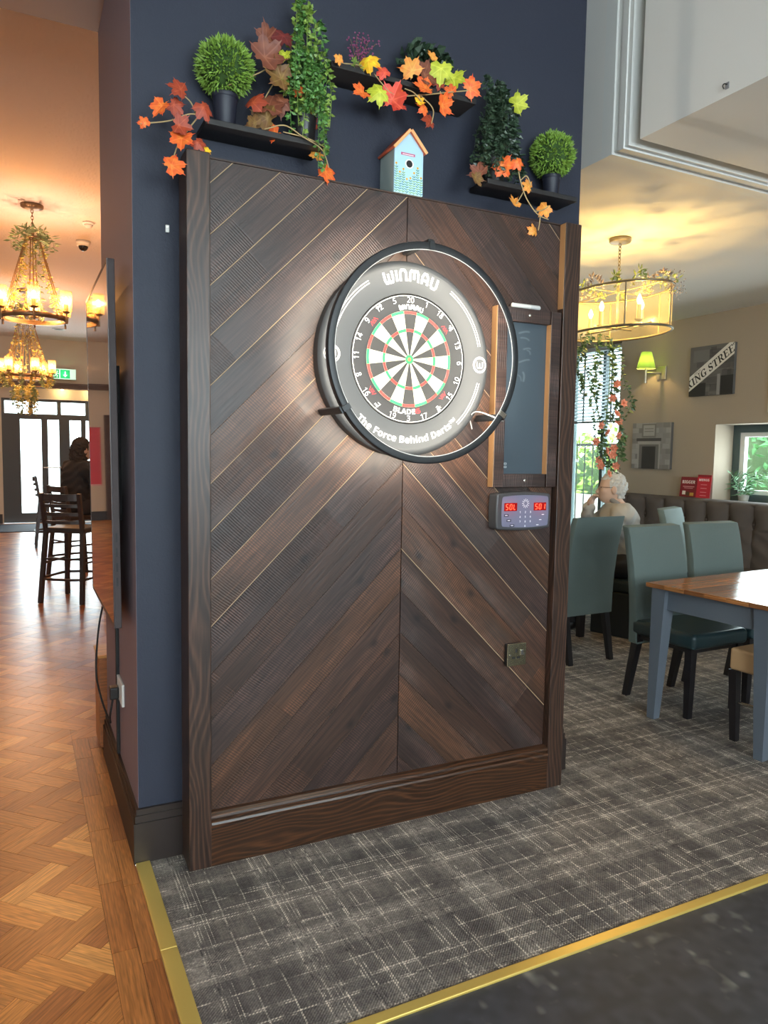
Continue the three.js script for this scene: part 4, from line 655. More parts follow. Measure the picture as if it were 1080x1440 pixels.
{
  const t = thing('security_camera', 'dome security camera with dark lens on the parquet room ceiling', 'security camera', [0.60, 3.36, -7.75]); mesh('dome_base', lathe([[0.0001, -0.05], [0.052, -0.05], [0.062, -0.03], [0.066, -0.0005], [0.0001, -0.0005]], 24), whitePlastic, t); mesh('dome_lens', new THREE.SphereGeometry(0.044, 20, 12, 0, 6.2832, Math.PI / 2, Math.PI / 2).translate(0, -0.05, 0), phys([0.01, 0.01, 0.012], 0.08), t);
  const u = thing('smoke_detector', 'white smoke detector on the ceiling beside the dome camera', 'smoke detector', [0.595, 3.36, -7.10]); mesh('detector_base', lathe([[0.0001, -0.02], [0.05, -0.02], [0.052, -0.0005], [0.0001, -0.0005]], 24), whitePlastic, u); mesh('sensor_cage', lathe([[0.0001, -0.046], [0.026, -0.044], [0.034, -0.03], [0.036, -0.02], [0.0001, -0.02]], 20), std([0.6, 0.57, 0.53], 0.5), u);
  const v = thing('ceiling_speaker', 'small round grey fitting flush on the ceiling near the entrance', 'ceiling fitting', [0.65, 3.36, -13.6]); mesh('rim', lathe([[0.07, -0.012], [0.10, -0.012], [0.105, -0.0005], [0.07, -0.0005]], 24), whitePlastic, v); mesh('grille', cyl(0.07, 0.07, 0.006, 24).translate(0, -0.006, 0), std([0.1, 0.09, 0.09], 0.6), v);
  const e = thing('exit_sign', 'green illuminated emergency exit sign above the entrance ledge', 'exit sign', [0.80, 2.74, -14.96]);
  mesh('sign_box', rbox(0.40, 0.20, 0.05, 0.006), std([0.6, 0.62, 0.6], 0.4), e);
  const art = paint(512, 256, (g) => { g.fillStyle = '#cfeedd'; g.fillRect(0, 0, 512, 256); g.fillStyle = '#15a566'; g.fillRect(165, 20, 215, 216); g.fillRect(14, 20, 120, 216); g.fillStyle = '#f2fff8'; g.fillRect(260, 60, 26, 95); g.beginPath(); g.moveTo(222, 145); g.lineTo(324, 145); g.lineTo(273, 206); g.fill(); g.beginPath(); g.arc(95, 66, 17, 0, 7); g.fill(); g.lineWidth = 18; g.strokeStyle = '#f2fff8'; g.lineCap = 'round'; g.beginPath(); g.moveTo(84, 100); g.lineTo(68, 148); g.lineTo(96, 172); g.lineTo(88, 214); g.moveTo(68, 148); g.lineTo(34, 190); g.moveTo(84, 100); g.lineTo(118, 126); g.moveTo(84, 100); g.lineTo(48, 118); g.stroke(); });
  const face = new THREE.PlaneGeometry(0.385, 0.185).translate(0, 0, 0.0256); mesh('sign_face', face, std('#ffffff', 0.4, { map: art, emissive: '#ffffff', emissiveMap: art, emissiveIntensity: 0.75 }), e);
  const l = new THREE.PointLight(lin(0.3, 1, 0.6), 0.05); l.position.set(0, 0, 0.1); l.castShadow = true; e.add(l);
}
const stoolWood = std([0.035, 0.024, 0.022], 0.35);
function barStool(pos, turn, label) {
  const t = thing('bar_stool', label, 'bar stool', pos, turn), H = 0.65;
  mesh('seat', rbox(0.40, 0.05, 0.39, 0.018, 0, H + 0.005, 0.01, 3), std([0.03, 0.022, 0.02], 0.4), t);
  const sq = (a, b, w) => { const d = V(...b).sub(V(...a)), g = new THREE.BoxGeometry(w, d.length(), w); g.applyQuaternion(new THREE.Quaternion().setFromUnitVectors(V(0, 1, 0), d.clone().normalize())); return g.translate((a[0] + b[0]) / 2, (a[1] + b[1]) / 2, (a[2] + b[2]) / 2); };
  for (const s of [-1, 1]) { mesh('leg', sq([s * 0.20, 0.002, 0.21], [s * 0.165, H - 0.02, 0.155], 0.034), stoolWood, t); mesh('leg', sq([s * 0.20, 0.002, -0.23], [s * 0.175, H, -0.165], 0.036), stoolWood, t); mesh('back_post', sq([s * 0.175, H - 0.01, -0.165], [s * 0.178, 0.99, -0.22], 0.032), stoolWood, t); }
  for (let k = 0; k < 4; k++) { const y = 0.73 + k * 0.075, z = -0.165 - (y - H) * 0.158, h = k === 3 ? 0.06 : 0.03, pts = [[-0.172, y, z], [-0.09, y, z - 0.028], [0, y, z - 0.037], [0.09, y, z - 0.028], [0.172, y, z]]; const c = new THREE.CatmullRomCurve3(pts.map((p) => V(...p))), g = []; for (let i = 0; i < 8; i++) { const a = c.getPoint(i / 8), b = c.getPoint((i + 1) / 8), d = b.clone().sub(a), bx = new THREE.BoxGeometry(d.length() + 0.004, h, 0.016); bx.rotateY(-Math.atan2(d.z, d.x)); bx.translate((a.x + b.x) / 2, y, (a.z + b.z) / 2); g.push(bx); } mesh('back_rail', merge(g), stoolWood, t); }
  mesh('foot_rail', tube([[-0.188, 0.22, 0.19], [0, 0.22, 0.25], [0.188, 0.22, 0.19], [0.215, 0.22, 0], [0.19, 0.22, -0.2], [0, 0.22, -0.24], [-0.19, 0.22, -0.2], [-0.215, 0.22, 0]], 0.012, 48, 6, true), stoolWood, t);
  for (const s of [-1, 1]) mesh('stretcher', bar([s * 0.19, 0.36, 0.18], [s * 0.19, 0.36, -0.195], 0.010, 6), stoolWood, t);
  mesh('stretcher', bar([-0.185, 0.40, -0.195], [0.185, 0.40, -0.195], 0.010, 6), stoolWood, t);
  return t;
}
barStool([0.45, 0, -7.30], 2.55, 'dark ladder back bar stool standing alone below the leafy chandelier');
barStool([0.56, 0, -8.62], 2.0, 'dark bar stool under the seated person in black');
barStool([0.43, 0, -11.4], Math.PI / 2, 'dark ladder back bar stool nearest the entrance doors, turned sideways');
{ const h = thing('high_table', 'dark round high table beside the bar stools', 'table', [1.30, 0, -8.95]); mesh('table_top', lathe([[0.0001, 1.06], [0.33, 1.06], [0.335, 1.075], [0.33, 1.09], [0.0001, 1.09]], 36), stoolWood, h); mesh('column', cyl(0.035, 0.04, 1.04, 16).translate(0, 0.54, 0), blackMatte, h); mesh('base', lathe([[0.0001, 0.002], [0.24, 0.002], [0.24, 0.018], [0.05, 0.035], [0.0001, 0.035]], 32), blackMatte, h); }

// ---------------------------------------------------------------- people
const sdCapsule = (p, a, b, ra, rb) => { const bax = b[0] - a[0], bay = b[1] - a[1], baz = b[2] - a[2], pax = p[0] - a[0], pay = p[1] - a[1], paz = p[2] - a[2]; const h = clamp((pax * bax + pay * bay + paz * baz) / (bax * bax + bay * bay + baz * baz + 1e-9)); return Math.hypot(pax - bax * h, pay - bay * h, paz - baz * h) - mix(ra, rb, h); };
const sdBall = (p, c, r) => { const x = (p[0] - c[0]) / r[0], y = (p[1] - c[1]) / r[1], z = (p[2] - c[2]) / r[2], k = Math.hypot(x, y, z); return (k - 1) * Math.min(...r); };
const smin = (a, b, k) => { const h = clamp(0.5 + 0.5 * (b - a) / k); return b + (a - b) * h - k * h * (1 - h); };
function skin(fn, lo, hi, cell) {                              // mesh of fn = 0 inside a box
  const size = Math.max(hi[0] - lo[0], hi[1] - lo[1], hi[2] - lo[2]) + cell * 6, n = Math.ceil(size / cell) + 1, mc = new MarchingCubes(n, new THREE.MeshBasicMaterial(), false, false, 90000), half = n / 2, c = lo.map((v, i) => (v + hi[i]) / 2), ext = half * cell;
  for (let z = 0; z < n; z++) for (let y = 0; y < n; y++) for (let x = 0; x < n; x++) mc.field[x + y * n + z * n * n] = -fn([c[0] + (x - half) * cell, c[1] + (y - half) * cell, c[2] + (z - half) * cell]);
  mc.isolation = 0; mc.update();
  const g = new THREE.BufferGeometry(), pos = mc.positionArray.slice(0, mc.count * 3), nor = mc.normalArray.slice(0, mc.count * 3);
  for (let i = 0; i < pos.length; i += 3) for (let k = 0; k < 3; k++) pos[i + k] = c[k] + pos[i + k] * ext;
  g.setAttribute('position', new THREE.BufferAttribute(pos, 3)); g.setAttribute('normal', new THREE.BufferAttribute(nor, 3)); g.setAttribute('uv', new THREE.BufferAttribute(new Float32Array(mc.count * 2), 2)); g.computeVertexNormals(); return g;
}
const limb = (p, list, grow, k = 0.03) => { let d = 1e3; for (const [a, b, ra, rb] of list) d = smin(d, sdCapsule(p, a, b, ra + grow, rb + grow), k); return d; };
function person(pos, turn, label, J, look) {
  const t = thing('person', label, 'person', pos, turn);
  const torso = [[J.pelvis, J.waist, 0.145, 0.135], [J.waist, J.chest, 0.135, 0.15], [J.shR, J.shL, 0.085, 0.085], [J.chest, J.neck, 0.12, 0.055]], hipR = [J.pelvis[0] - 0.085, J.pelvis[1] - 0.02, J.pelvis[2] + 0.03], hipL = [J.pelvis[0] + 0.085, J.pelvis[1] - 0.02, J.pelvis[2] + 0.03];
  const arms = [[J.shR, J.elR, 0.056, 0.044], [J.elR, J.wrR, 0.042, 0.030], [J.shL, J.elL, 0.056, 0.044], [J.elL, J.wrL, 0.042, 0.030]], legs = [[hipR, J.knR, 0.088, 0.062], [J.knR, J.anR, 0.058, 0.042], [hipL, J.knL, 0.088, 0.062], [J.knL, J.anL, 0.058, 0.042], [J.pelvis, hipR, 0.12, 0.09], [J.pelvis, hipL, 0.12, 0.09]];
  const feet = [[J.anR, J.toR, 0.04, 0.032], [J.anL, J.toL, 0.04, 0.032]], nk = [[J.neck, J.head, 0.055, 0.055]];
  const all = [...torso, ...arms, ...legs, ...feet, ...nk].flatMap(([a, b]) => [a, b]), lo = [0, 1, 2].map((i) => Math.min(...all.map((v) => v[i])) - 0.16), hi = [0, 1, 2].map((i) => Math.max(...all.map((v) => v[i])) + 0.16);
  const H = J.head, f = J.face, R = [f[2], 0, -f[0]], at = (r, u, w) => [H[0] + R[0] * r + f[0] * w, H[1] + u, H[2] + R[2] * r + f[2] * w];    // head frame: right, up, forward
  const loc = (p) => { const x = p[0] - H[0], z = p[2] - H[2]; return [x * R[0] + z * R[2], p[1] - H[1], x * f[0] + z * f[2]]; };
  const headD = (p) => { const q = loc(p); let d = sdBall(q, [0, 0.025, -0.012], [0.076, 0.098, 0.095]); d = smin(d, sdBall(q, [0, -0.05, 0.03], [0.056, 0.066, 0.062]), 0.04); d = smin(d, sdCapsule(q, [0, 0.012, 0.078], [0, -0.026, 0.103], 0.010, 0.015), 0.014); for (const s of [-1, 1]) { d = smin(d, sdBall(q, [s * 0.078, -0.008, -0.01], [0.012, 0.032, 0.02]), 0.008); d = smin(d, sdBall(q, [s * 0.033, -0.018, 0.06], [0.026, 0.022, 0.024]), 0.02); d = Math.max(d, -sdBall(q, [s * 0.031, 0.012, 0.089], [0.017, 0.011, 0.012])); d = Math.min(d, sdBall(q, [s * 0.031, 0.010, 0.070], [0.012, 0.012, 0.012])); } d = Math.max(d, -sdCapsule(q, [-0.02, -0.06, 0.093], [0.02, -0.06, 0.093], 0.0035, 0.0035)); d = smin(d, sdCapsule(q, [-0.014, -0.067, 0.082], [0.014, -0.067, 0.082], 0.008, 0.008), 0.008); return smin(d, limb(p, nk, 0), 0.03); };
  const hand = (wr, dir, thumb, curl) => {                     // palm, four fingers and a thumb in the direction given
    const D = V(...dir).normalize(), Tm = V(...thumb); Tm.addScaledVector(D, -Tm.dot(D)).normalize(); const N = new THREE.Vector3().crossVectors(D, Tm), W = V(...wr), pt = (a, b, c) => W.clone().addScaledVector(D, a).addScaledVector(Tm, b).addScaledVector(N, c).toArray(), L = [[pt(0, 0, 0), pt(0.05, 0.012, 0), 0.026, 0.02], [pt(0.02, -0.012, 0), pt(0.075, -0.018, 0), 0.022, 0.016], [pt(0.02, 0.014, 0), pt(0.078, 0.02, 0), 0.022, 0.016]], fs = [];
    [[0.028, 0.072], [0.009, 0.08], [-0.010, 0.075], [-0.028, 0.058]].forEach(([b, l]) => { const k0 = pt(0.08, b, 0), k1 = pt(0.08 + l * 0.5, b, curl * 0.02), k2 = pt(0.08 + l * (1 - curl * 0.35), b, curl * 0.055); fs.push([k0, k1, 0.0095, 0.0088], [k1, k2, 0.0088, 0.0075]); });
    const t0 = pt(0.025, 0.03, 0.006), t1 = pt(0.055, 0.054, 0.016), t2 = pt(0.085, 0.058, 0.028); fs.push([t0, t1, 0.0115, 0.010], [t1, t2, 0.010, 0.0085]);
    return (p) => { let d = limb(p, L, 0, 0.015); for (const q of fs) d = smin(d, sdCapsule(p, ...q), 0.005); return d; };
  };
  const hR = hand(J.wrR, J.hdR, J.thR, J.curlR ?? 0.8), hL = hand(J.wrL, J.hdL, J.thL, J.curlL ?? 0.4), near = (w) => [w.map((v) => v - 0.17), w.map((v) => v + 0.17)];
  const bodyD = (p) => smin(smin(limb(p, torso, -0.01, 0.06), limb(p, arms, 0), 0.03), smin(limb(p, legs, -0.006, 0.03), limb(p, feet, -0.006), 0.03), 0.05);
  mesh('body', merge([skin((p) => smin(bodyD(p), limb(p, nk, 0), 0.03), lo, hi, 0.018), skin(headD, at(0, 0, 0).map((v) => v - 0.14), at(0, 0, 0).map((v) => v + 0.14), 0.0042), skin(hR, ...near(J.wrR), 0.0048), skin(hL, ...near(J.wrL), 0.0048)]), look.skin, t);
  const top = (p) => Math.max(smin(limb(p, torso, 0.006, 0.06), limb(p, arms.map(([a, b, c, d], i) => [a, b, c, i % 2 ? d + 0.004 : d]), 0.014), 0.03) + (look.creases ?? 0.003) * Math.sin(p[1] * 70 + p[0] * 30 + Math.sin(p[2] * 40) * 2), J.pelvis[1] - 0.09 - p[1], p[1] - J.neck[1] - 0.01);
  mesh('jacket', skin(top, lo, hi, 0.012), look.top, t);
  mesh('collar', (() => { const g = new THREE.TorusGeometry(0.072, 0.013, 8, 28).rotateX(Math.PI / 2 - 0.35).scale(1, 1.6, 1); return g.translate(J.neck[0], J.neck[1] + 0.005, J.neck[2] - 0.006); })(), look.collar, t);
  mesh('trousers', skin((p) => Math.max(limb(p, legs, 0.012, 0.03), 0.10 - p[1]), lo, hi, 0.013), look.legs, t);
  for (const q of feet) mesh('shoe', skin((p) => Math.max(sdCapsule(p, ...q.slice(0, 2), 0.05, 0.042), q[1][1] - 0.041 - p[1], p[1] - q[0][1] - 0.03), [0, 1, 2].map((i) => Math.min(q[0][i], q[1][i]) - 0.07), [0, 1, 2].map((i) => Math.max(q[0][i], q[1][i]) + 0.07), 0.008), look.shoe, t);
  const wave = (q) => 0.016 * (noise(q[0] * 55 + q[2] * 20 + 9, q[1] * 42 + 5, 64, 64, 0) - 0.5) + 0.012 * (noise(q[2] * 60 + 31, q[1] * 70 - q[0] * 30 + 7, 64, 64, 1) - 0.5) + 0.007 * (noise(q[0] * 150 + 3, q[2] * 130 + q[1] * 90 + 12, 64, 64, 2) - 0.5);
  mesh('hair', skin((p) => { const q = loc(p); let d = sdBall(q, [0, 0.034, -0.022], [0.088, 0.104, 0.102]) + wave(q); d = smin(d, sdBall(q, look.hairLow ?? [0, -0.02, -0.06], look.hairSize ?? [0.074, 0.08, 0.05]) + wave(q), 0.03); const faceCut = Math.max(-(q[2] - 0.022 + Math.max(0, q[1] - 0.055) * 0.55), q[1] - 0.085 - 0); return Math.max(d, -Math.max(-(q[2] - (q[1] > 0.07 ? 0.075 : 0.026)), -1), -(q[1] + (look.hairEnd ?? 0.06) + (q[2] > -0.02 ? -0.05 : 0))); }, at(0, 0, 0).map((v) => v - 0.17), at(0, 0, 0).map((v) => v + 0.17), 0.0052), look.hair, t);
  for (const s of [-1, 1]) mesh('eye', new THREE.SphereGeometry(0.0062, 10, 8).translate(...at(s * 0.031, 0.010, 0.079)), std([0.03, 0.03, 0.03], 0.2), t);
  if (look.glasses) { const g = []; for (const s of [-1, 1]) { const ring = new THREE.TorusGeometry(0.022, 0.0016, 5, 20); ring.applyMatrix4(new THREE.Matrix4().makeBasis(V(...R), V(0, 1, 0), V(...f))); g.push(ring.translate(...at(s * 0.031, 0.010, 0.096)), bar(at(s * 0.053, 0.014, 0.094), at(s * 0.084, 0.012, -0.01), 0.0016, 5)); } g.push(bar(at(-0.01, 0.012, 0.098), at(0.01, 0.012, 0.098), 0.0016, 5)); mesh('glasses', merge(g), std([0.03, 0.03, 0.035], 0.3, { metalness: 0.6 }), t); }
  return t;
}
const skinTone = phys([0.50, 0.33, 0.25], 0.55), blackCloth = std([0.02, 0.021, 0.024], 0.9), darkTrousers = std([0.018, 0.019, 0.024], 0.9), blackShoe = std([0.012, 0.012, 0.012], 0.35);
const legsSeated = (h, reach) => ({ knR: [-0.11, h + 0.06, reach], knL: [0.11, h + 0.06, reach], anR: [-0.12, 0.085, reach - 0.03], anL: [0.12, 0.085, reach - 0.02], toR: [-0.13, 0.045, reach + 0.12], toL: [0.13, 0.045, reach + 0.13] });
person([4.30, 0, -4.36], Math.atan2(-0.86, -0.5), 'grey haired person in glasses and a beige jacket resting chin on hand', {
  pelvis: [0, 0.575, 0], waist: [0, 0.72, 0.01], chest: [0, 0.88, 0.05], shR: [-0.165, 0.955, 0.06], shL: [0.165, 0.955, 0.06], neck: [0, 1.025, 0.085], head: [0, 1.145, 0.125], face: [0, 0, 1],
  elR: [-0.21, 0.80, 0.27], wrR: [-0.085, 0.985, 0.27], hdR: [0.25, 1, -0.25], thR: [0.7, 0.2, 0.6], curlR: 1.0, elL: [0.24, 0.79, 0.20], wrL: [0.12, 0.80, 0.40], hdL: [-0.6, 0, 0.8], thL: [-0.7, 0.5, -0.4], ...legsSeated(0.47, 0.44) },
  { skin: skinTone, top: std([0.37, 0.35, 0.32], 0.9), collar: std([0.20, 0.19, 0.18], 0.85), legs: darkTrousers, shoe: blackShoe, hair: std([0.46, 0.46, 0.45], 0.85), glasses: true, hairEnd: 0.075, creases: 0.004 });
person([4.43, 0, -5.40], -1.75, 'person in a dark jumper seated behind the timber post by the vine window', {
  pelvis: [0, 0.575, 0], waist: [0, 0.72, 0.01], chest: [0, 0.90, 0.05], shR: [-0.17, 0.97, 0.06], shL: [0.17, 0.97, 0.06], neck: [0, 1.05, 0.08], head: [0, 1.175, 0.11], face: [0, 0, 1],
  elR: [-0.25, 0.79, 0.18], wrR: [-0.13, 0.80, 0.40], hdR: [0.6, 0, 0.8], thR: [0.7, 0.5, -0.4], elL: [0.25, 0.79, 0.18], wrL: [0.13, 0.80, 0.40], hdL: [-0.6, 0, 0.8], thL: [-0.7, 0.5, -0.4], ...legsSeated(0.47, 0.44) },
  { skin: skinTone, top: blackCloth, collar: blackCloth, legs: darkTrousers, shoe: blackShoe, hair: std([0.08, 0.06, 0.045], 0.8) });
person([0.56, -0.10, -8.62], 2.0, 'person in a black hooded coat seated on a bar stool', {
  pelvis: [0, 0.87, 0], waist: [0, 1.02, 0], chest: [0, 1.20, 0.02], shR: [-0.18, 1.27, 0.03], shL: [0.18, 1.27, 0.03], neck: [0, 1.35, 0.05], head: [0, 1.475, 0.08], face: [0, 0, 1],
  elR: [-0.25, 1.05, 0.14], wrR: [-0.12, 1.12, 0.34], hdR: [0.5, 0, 0.8], thR: [0.7, 0.5, -0.4], elL: [0.25, 1.05, 0.14], wrL: [0.12, 1.12, 0.34], hdL: [-0.5, 0, 0.8], thL: [-0.7, 0.5, -0.4],
  knR: [-0.11, 0.80, 0.42], knL: [0.11, 0.80, 0.42], anR: [-0.11, 0.34, 0.33], anL: [0.11, 0.34, 0.33], toR: [-0.12, 0.33, 0.42], toL: [0.12, 0.33, 0.42] },
  { skin: skinTone, top: blackCloth, collar: blackCloth, legs: darkTrousers, shoe: blackShoe, hair: std([0.02, 0.018, 0.018], 0.8), hairLow: [0, -0.07, -0.06], hairSize: [0.10, 0.13, 0.075], hairEnd: 0.17, creases: 0.006 });

// ---------------------------------------------------------------- dining area
const weave = tex(256, 256, (u, v) => { const i = Math.floor(u * 256), j = Math.floor(v * 256); return 0.5 * (((i >> 1) + (j >> 1)) & 1) + 0.5 * noise(u * 64, v * 64, 64, 64, 1); }, false, 0.25, 0.25);
const chairCloth = std([0.115, 0.150, 0.140], 0.75, { bumpMap: weave, bumpScale: 0.0012 }), chairSeat = std([0.020, 0.040, 0.046], 0.28), chairLeg = std([0.014, 0.012, 0.014], 0.4);
const taper = (x0, z0, x1, z1, y0, y1, w0, w1) => { const g = new THREE.BoxGeometry(1, 1, 1), p = g.attributes.position; for (let i = 0; i < p.count; i++) { const t = p.getY(i) + 0.5, w = mix(w0, w1, t); p.setXYZ(i, mix(x0, x1, t) + p.getX(i) * w, mix(y0, y1, t), mix(z0, z1, t) + p.getZ(i) * w); } g.computeVertexNormals(); return g; };
function diningChair(pos, turn, label, cloth = chairCloth) {
  const t = thing('dining_chair', label, 'chair', pos, turn);
  mesh('seat', rbox(0.435, 0.085, 0.44, 0.025, 0, 0.425, 0.03, 3), chairSeat, t);
  const front = [[-0.155, 0.335], [-0.160, 0.46], [-0.170, 0.60], [-0.195, 0.78], [-0.228, 0.93], [-0.246, 0.985]], back = [[-0.286, 0.992], [-0.268, 0.93], [-0.238, 0.78], [-0.214, 0.60], [-0.205, 0.46], [-0.203, 0.335]];
  const sh = new THREE.Shape(); [...front, ...back].forEach(([z, y], i) => (i ? sh.lineTo(-z, y) : sh.moveTo(-z, y)));
  mesh('backrest', toCreasedNormals(new THREE.ExtrudeGeometry(sh, { depth: 0.405, bevelEnabled: true, bevelSize: 0.008, bevelThickness: 0.012, bevelSegments: 3 }).translate(0, 0, -0.2025).rotateY(Math.PI / 2), 0.6), cloth, t);
  for (const s of [-1, 1]) { mesh('leg', taper(s * 0.18, 0.20, s * 0.185, 0.205, 0.002, 0.385, 0.032, 0.045), chairLeg, t); mesh('leg', taper(s * 0.185, -0.235, s * 0.185, -0.16, 0.002, 0.385, 0.034, 0.046), chairLeg, t); }
  mesh('seat_rail', merge([span(-0.19, 0.19, 0.36, 0.385, 0.19, 0.215), span(-0.195, -0.175, 0.36, 0.385, -0.15, 0.19), span(0.175, 0.195, 0.36, 0.385, -0.15, 0.19)]), chairLeg, t);
  mesh('care_label', span(0.205, 0.2125, 0.47, 0.53, -0.152, -0.145), whitePlastic, t);
  return t;
}
diningChair([3.445, 0, -4.01], Math.PI + 0.05, 'grey green upholstered dining chair with its back to the dart panel');
diningChair([3.375, 0, -2.935], 0.02, 'grey green upholstered dining chair tucked under the corner of the grey table');
diningChair([3.895, 0, -2.965], -0.03, 'grey green upholstered dining chair further along the grey table');
diningChair([4.78, 0, -4.02], 0.42, 'grey green upholstered dining chair standing by the buttoned bench');
{ // grey painted table with a wooden top
  const t = thing('dining_table', 'wooden topped dining table with tapered blue grey legs', 'table', [2.985, 0, -2.86], 0.066), W = 1.4, D = 0.71, paintGrey = std([0.115, 0.135, 0.165], 0.5);
  const boards = 6; seed(53); for (let i = 0; i < boards; i++) { const z0 = D * i / boards, g = metreUV(rspan(0, W, 0.712, 0.735, z0 + 0.0006, z0 + D / boards - 0.0006, 0.002), 1, 1, rnd() * 2, rnd() * 2); mesh('top_board', g, TOP[i % 3], t); }
  mesh('apron', span(0.05, 0.068, 0.60, 0.712, 0.08, D - 0.08), paintGrey, t); mesh('apron', span(W - 0.068, W - 0.05, 0.60, 0.712, 0.08, D - 0.08), paintGrey, t); mesh('apron', span(0.08, W - 0.08, 0.60, 0.712, 0.05, 0.068), paintGrey, t); mesh('apron', span(0.08, W - 0.08, 0.60, 0.712, D - 0.068, D - 0.05), paintGrey, t);
  for (const [x, z, sx, sz] of [[0.065, 0.065, 1, 1], [0.065, D - 0.065, 1, -1], [W - 0.065, 0.065, -1, 1], [W - 0.065, D - 0.065, -1, -1]]) mesh('leg', taper(x - sx * 0.018, z - sz * 0.018, x, z, 0.002, 0.712, 0.045, 0.085), paintGrey, t);
}
{ const t = thing('dining_table', 'table hidden behind the dining chair where the grey haired person sits', 'table', [3.22, 0, -5.25]); mesh('table_top', metreUV(rspan(0, 0.72, 0.715, 0.738, 0, 0.95, 0.003)), TOP[0], t); for (const [x, z] of [[0.06, 0.06], [0.66, 0.06], [0.06, 0.89], [0.66, 0.89]]) mesh('leg', taper(x, z, x, z, 0.002, 0.715, 0.045, 0.07), chairLeg, t); }
{ const t = thing('cream_stool', 'low stool with cream padded seat under the grey table', 'stool', [3.33, 0, -2.27], 0.066); mesh('seat_pad', rbox(0.37, 0.11, 0.37, 0.015, 0, 0.415, 0, 3), std([0.50, 0.32, 0.17], 0.55), t); for (const [x, z] of [[-1, -1], [1, -1], [-1, 1], [1, 1]]) mesh('leg', taper(x * 0.155, z * 0.155, x * 0.165, z * 0.165, 0.002, 0.36, 0.032, 0.042), chairLeg, t); mesh('stretcher', bar([-0.16, 0.20, -0.16], [-0.16, 0.20, 0.16], 0.008), chrome, t); }
for (const [x, z, turn, label] of [[4.32, -4.33, 0.3, 'dark padded cube seat under the grey haired person'], [4.45, -5.38, 0, 'dark padded cube seat under the person in the dark jumper']]) { const t = thing('cube_seat', label, 'stool', [x, 0, z], turn); mesh('seat_pad', rbox(0.42, 0.10, 0.42, 0.03, 0, 0.40, 0, 3), std([0.012, 0.022, 0.026], 0.4), t); mesh('seat_base', rspan(-0.2, 0.2, 0.002, 0.35, -0.2, 0.2, 0.01), std([0.014, 0.018, 0.022], 0.6), t); }
{ // buttoned bench along the wall
  const t = thing('buttoned_bench', 'long brown buttoned wall bench beneath the pictures', 'bench', [5.79, 0, -5.95]), cloth = std([0.105, 0.088, 0.082], 0.85, { bumpMap: weave, bumpScale: 0.0012 }), pitch = 0.245, n = 15;
  mesh('bench_base', span(-0.58, -0.14, 0.002, 0.30, 0, n * pitch), std([0.02, 0.018, 0.018], 0.7), t); mesh('bench_back', span(-0.14, -0.0, 0.002, 1.0, 0, n * pitch), std([0.05, 0.04, 0.038], 0.8), t);
  for (let i = 0; i < 5; i++) mesh('seat_cushion', rspan(-0.62, -0.16, 0.30, 0.46, i * n * pitch / 5 + 0.002, (i + 1) * n * pitch / 5 - 0.002, 0.03), cloth, t);
  const cushion = (() => {                                     // one padded channel: bulges between deep button pits
    const g = new THREE.PlaneGeometry(pitch - 0.002, 0.56, 22, 44), p = g.attributes.position;
    for (let i = 0; i < p.count; i++) { const x = p.getX(i), y = p.getY(i), u = x / pitch; let d = 0.045 * Math.pow(Math.max(0, Math.cos(u * Math.PI)), 0.5); for (const [bx, by] of [[0.5, 0.10], [-0.5, 0.10], [0, -0.04], [0.5, -0.18], [-0.5, -0.18]]) d -= 0.03 * Math.exp(-((u - bx) * (u - bx) * 18 + (y - by) * (y - by) * 320)); if (y < 0.06) d = mix(d, 0.035 - 0.02 * Math.abs(Math.sin((u + y / 0.14) * Math.PI)) , 0.5); const e = clamp((0.28 - y) / 0.05); d *= Math.sqrt(e); p.setXYZ(i, x, y, d + 0.01); }
    g.computeVertexNormals(); return g.rotateY(-Math.PI / 2);
  })();
  const button = new THREE.SphereGeometry(0.011, 10, 8).scale(0.6, 1, 1);
  for (let i = 0; i < n; i++) { const m = mesh('back_cushion', cushion, cloth, t); m.position.set(-0.135, 0.735, (i + 0.5) * pitch); const b = mesh('button', button, cloth, m); b.position.set(-0.022, -0.04, 0); const c = mesh('button', button, cloth, m); c.position.set(-0.012, 0.10, pitch / 2); }
  mesh('top_roll', cyl(0.055, 0.055, n * pitch, 20).rotateX(Math.PI / 2).scale(1.3, 0.5, 1).translate(-0.09, 0.998, n * pitch / 2), cloth, t);
}
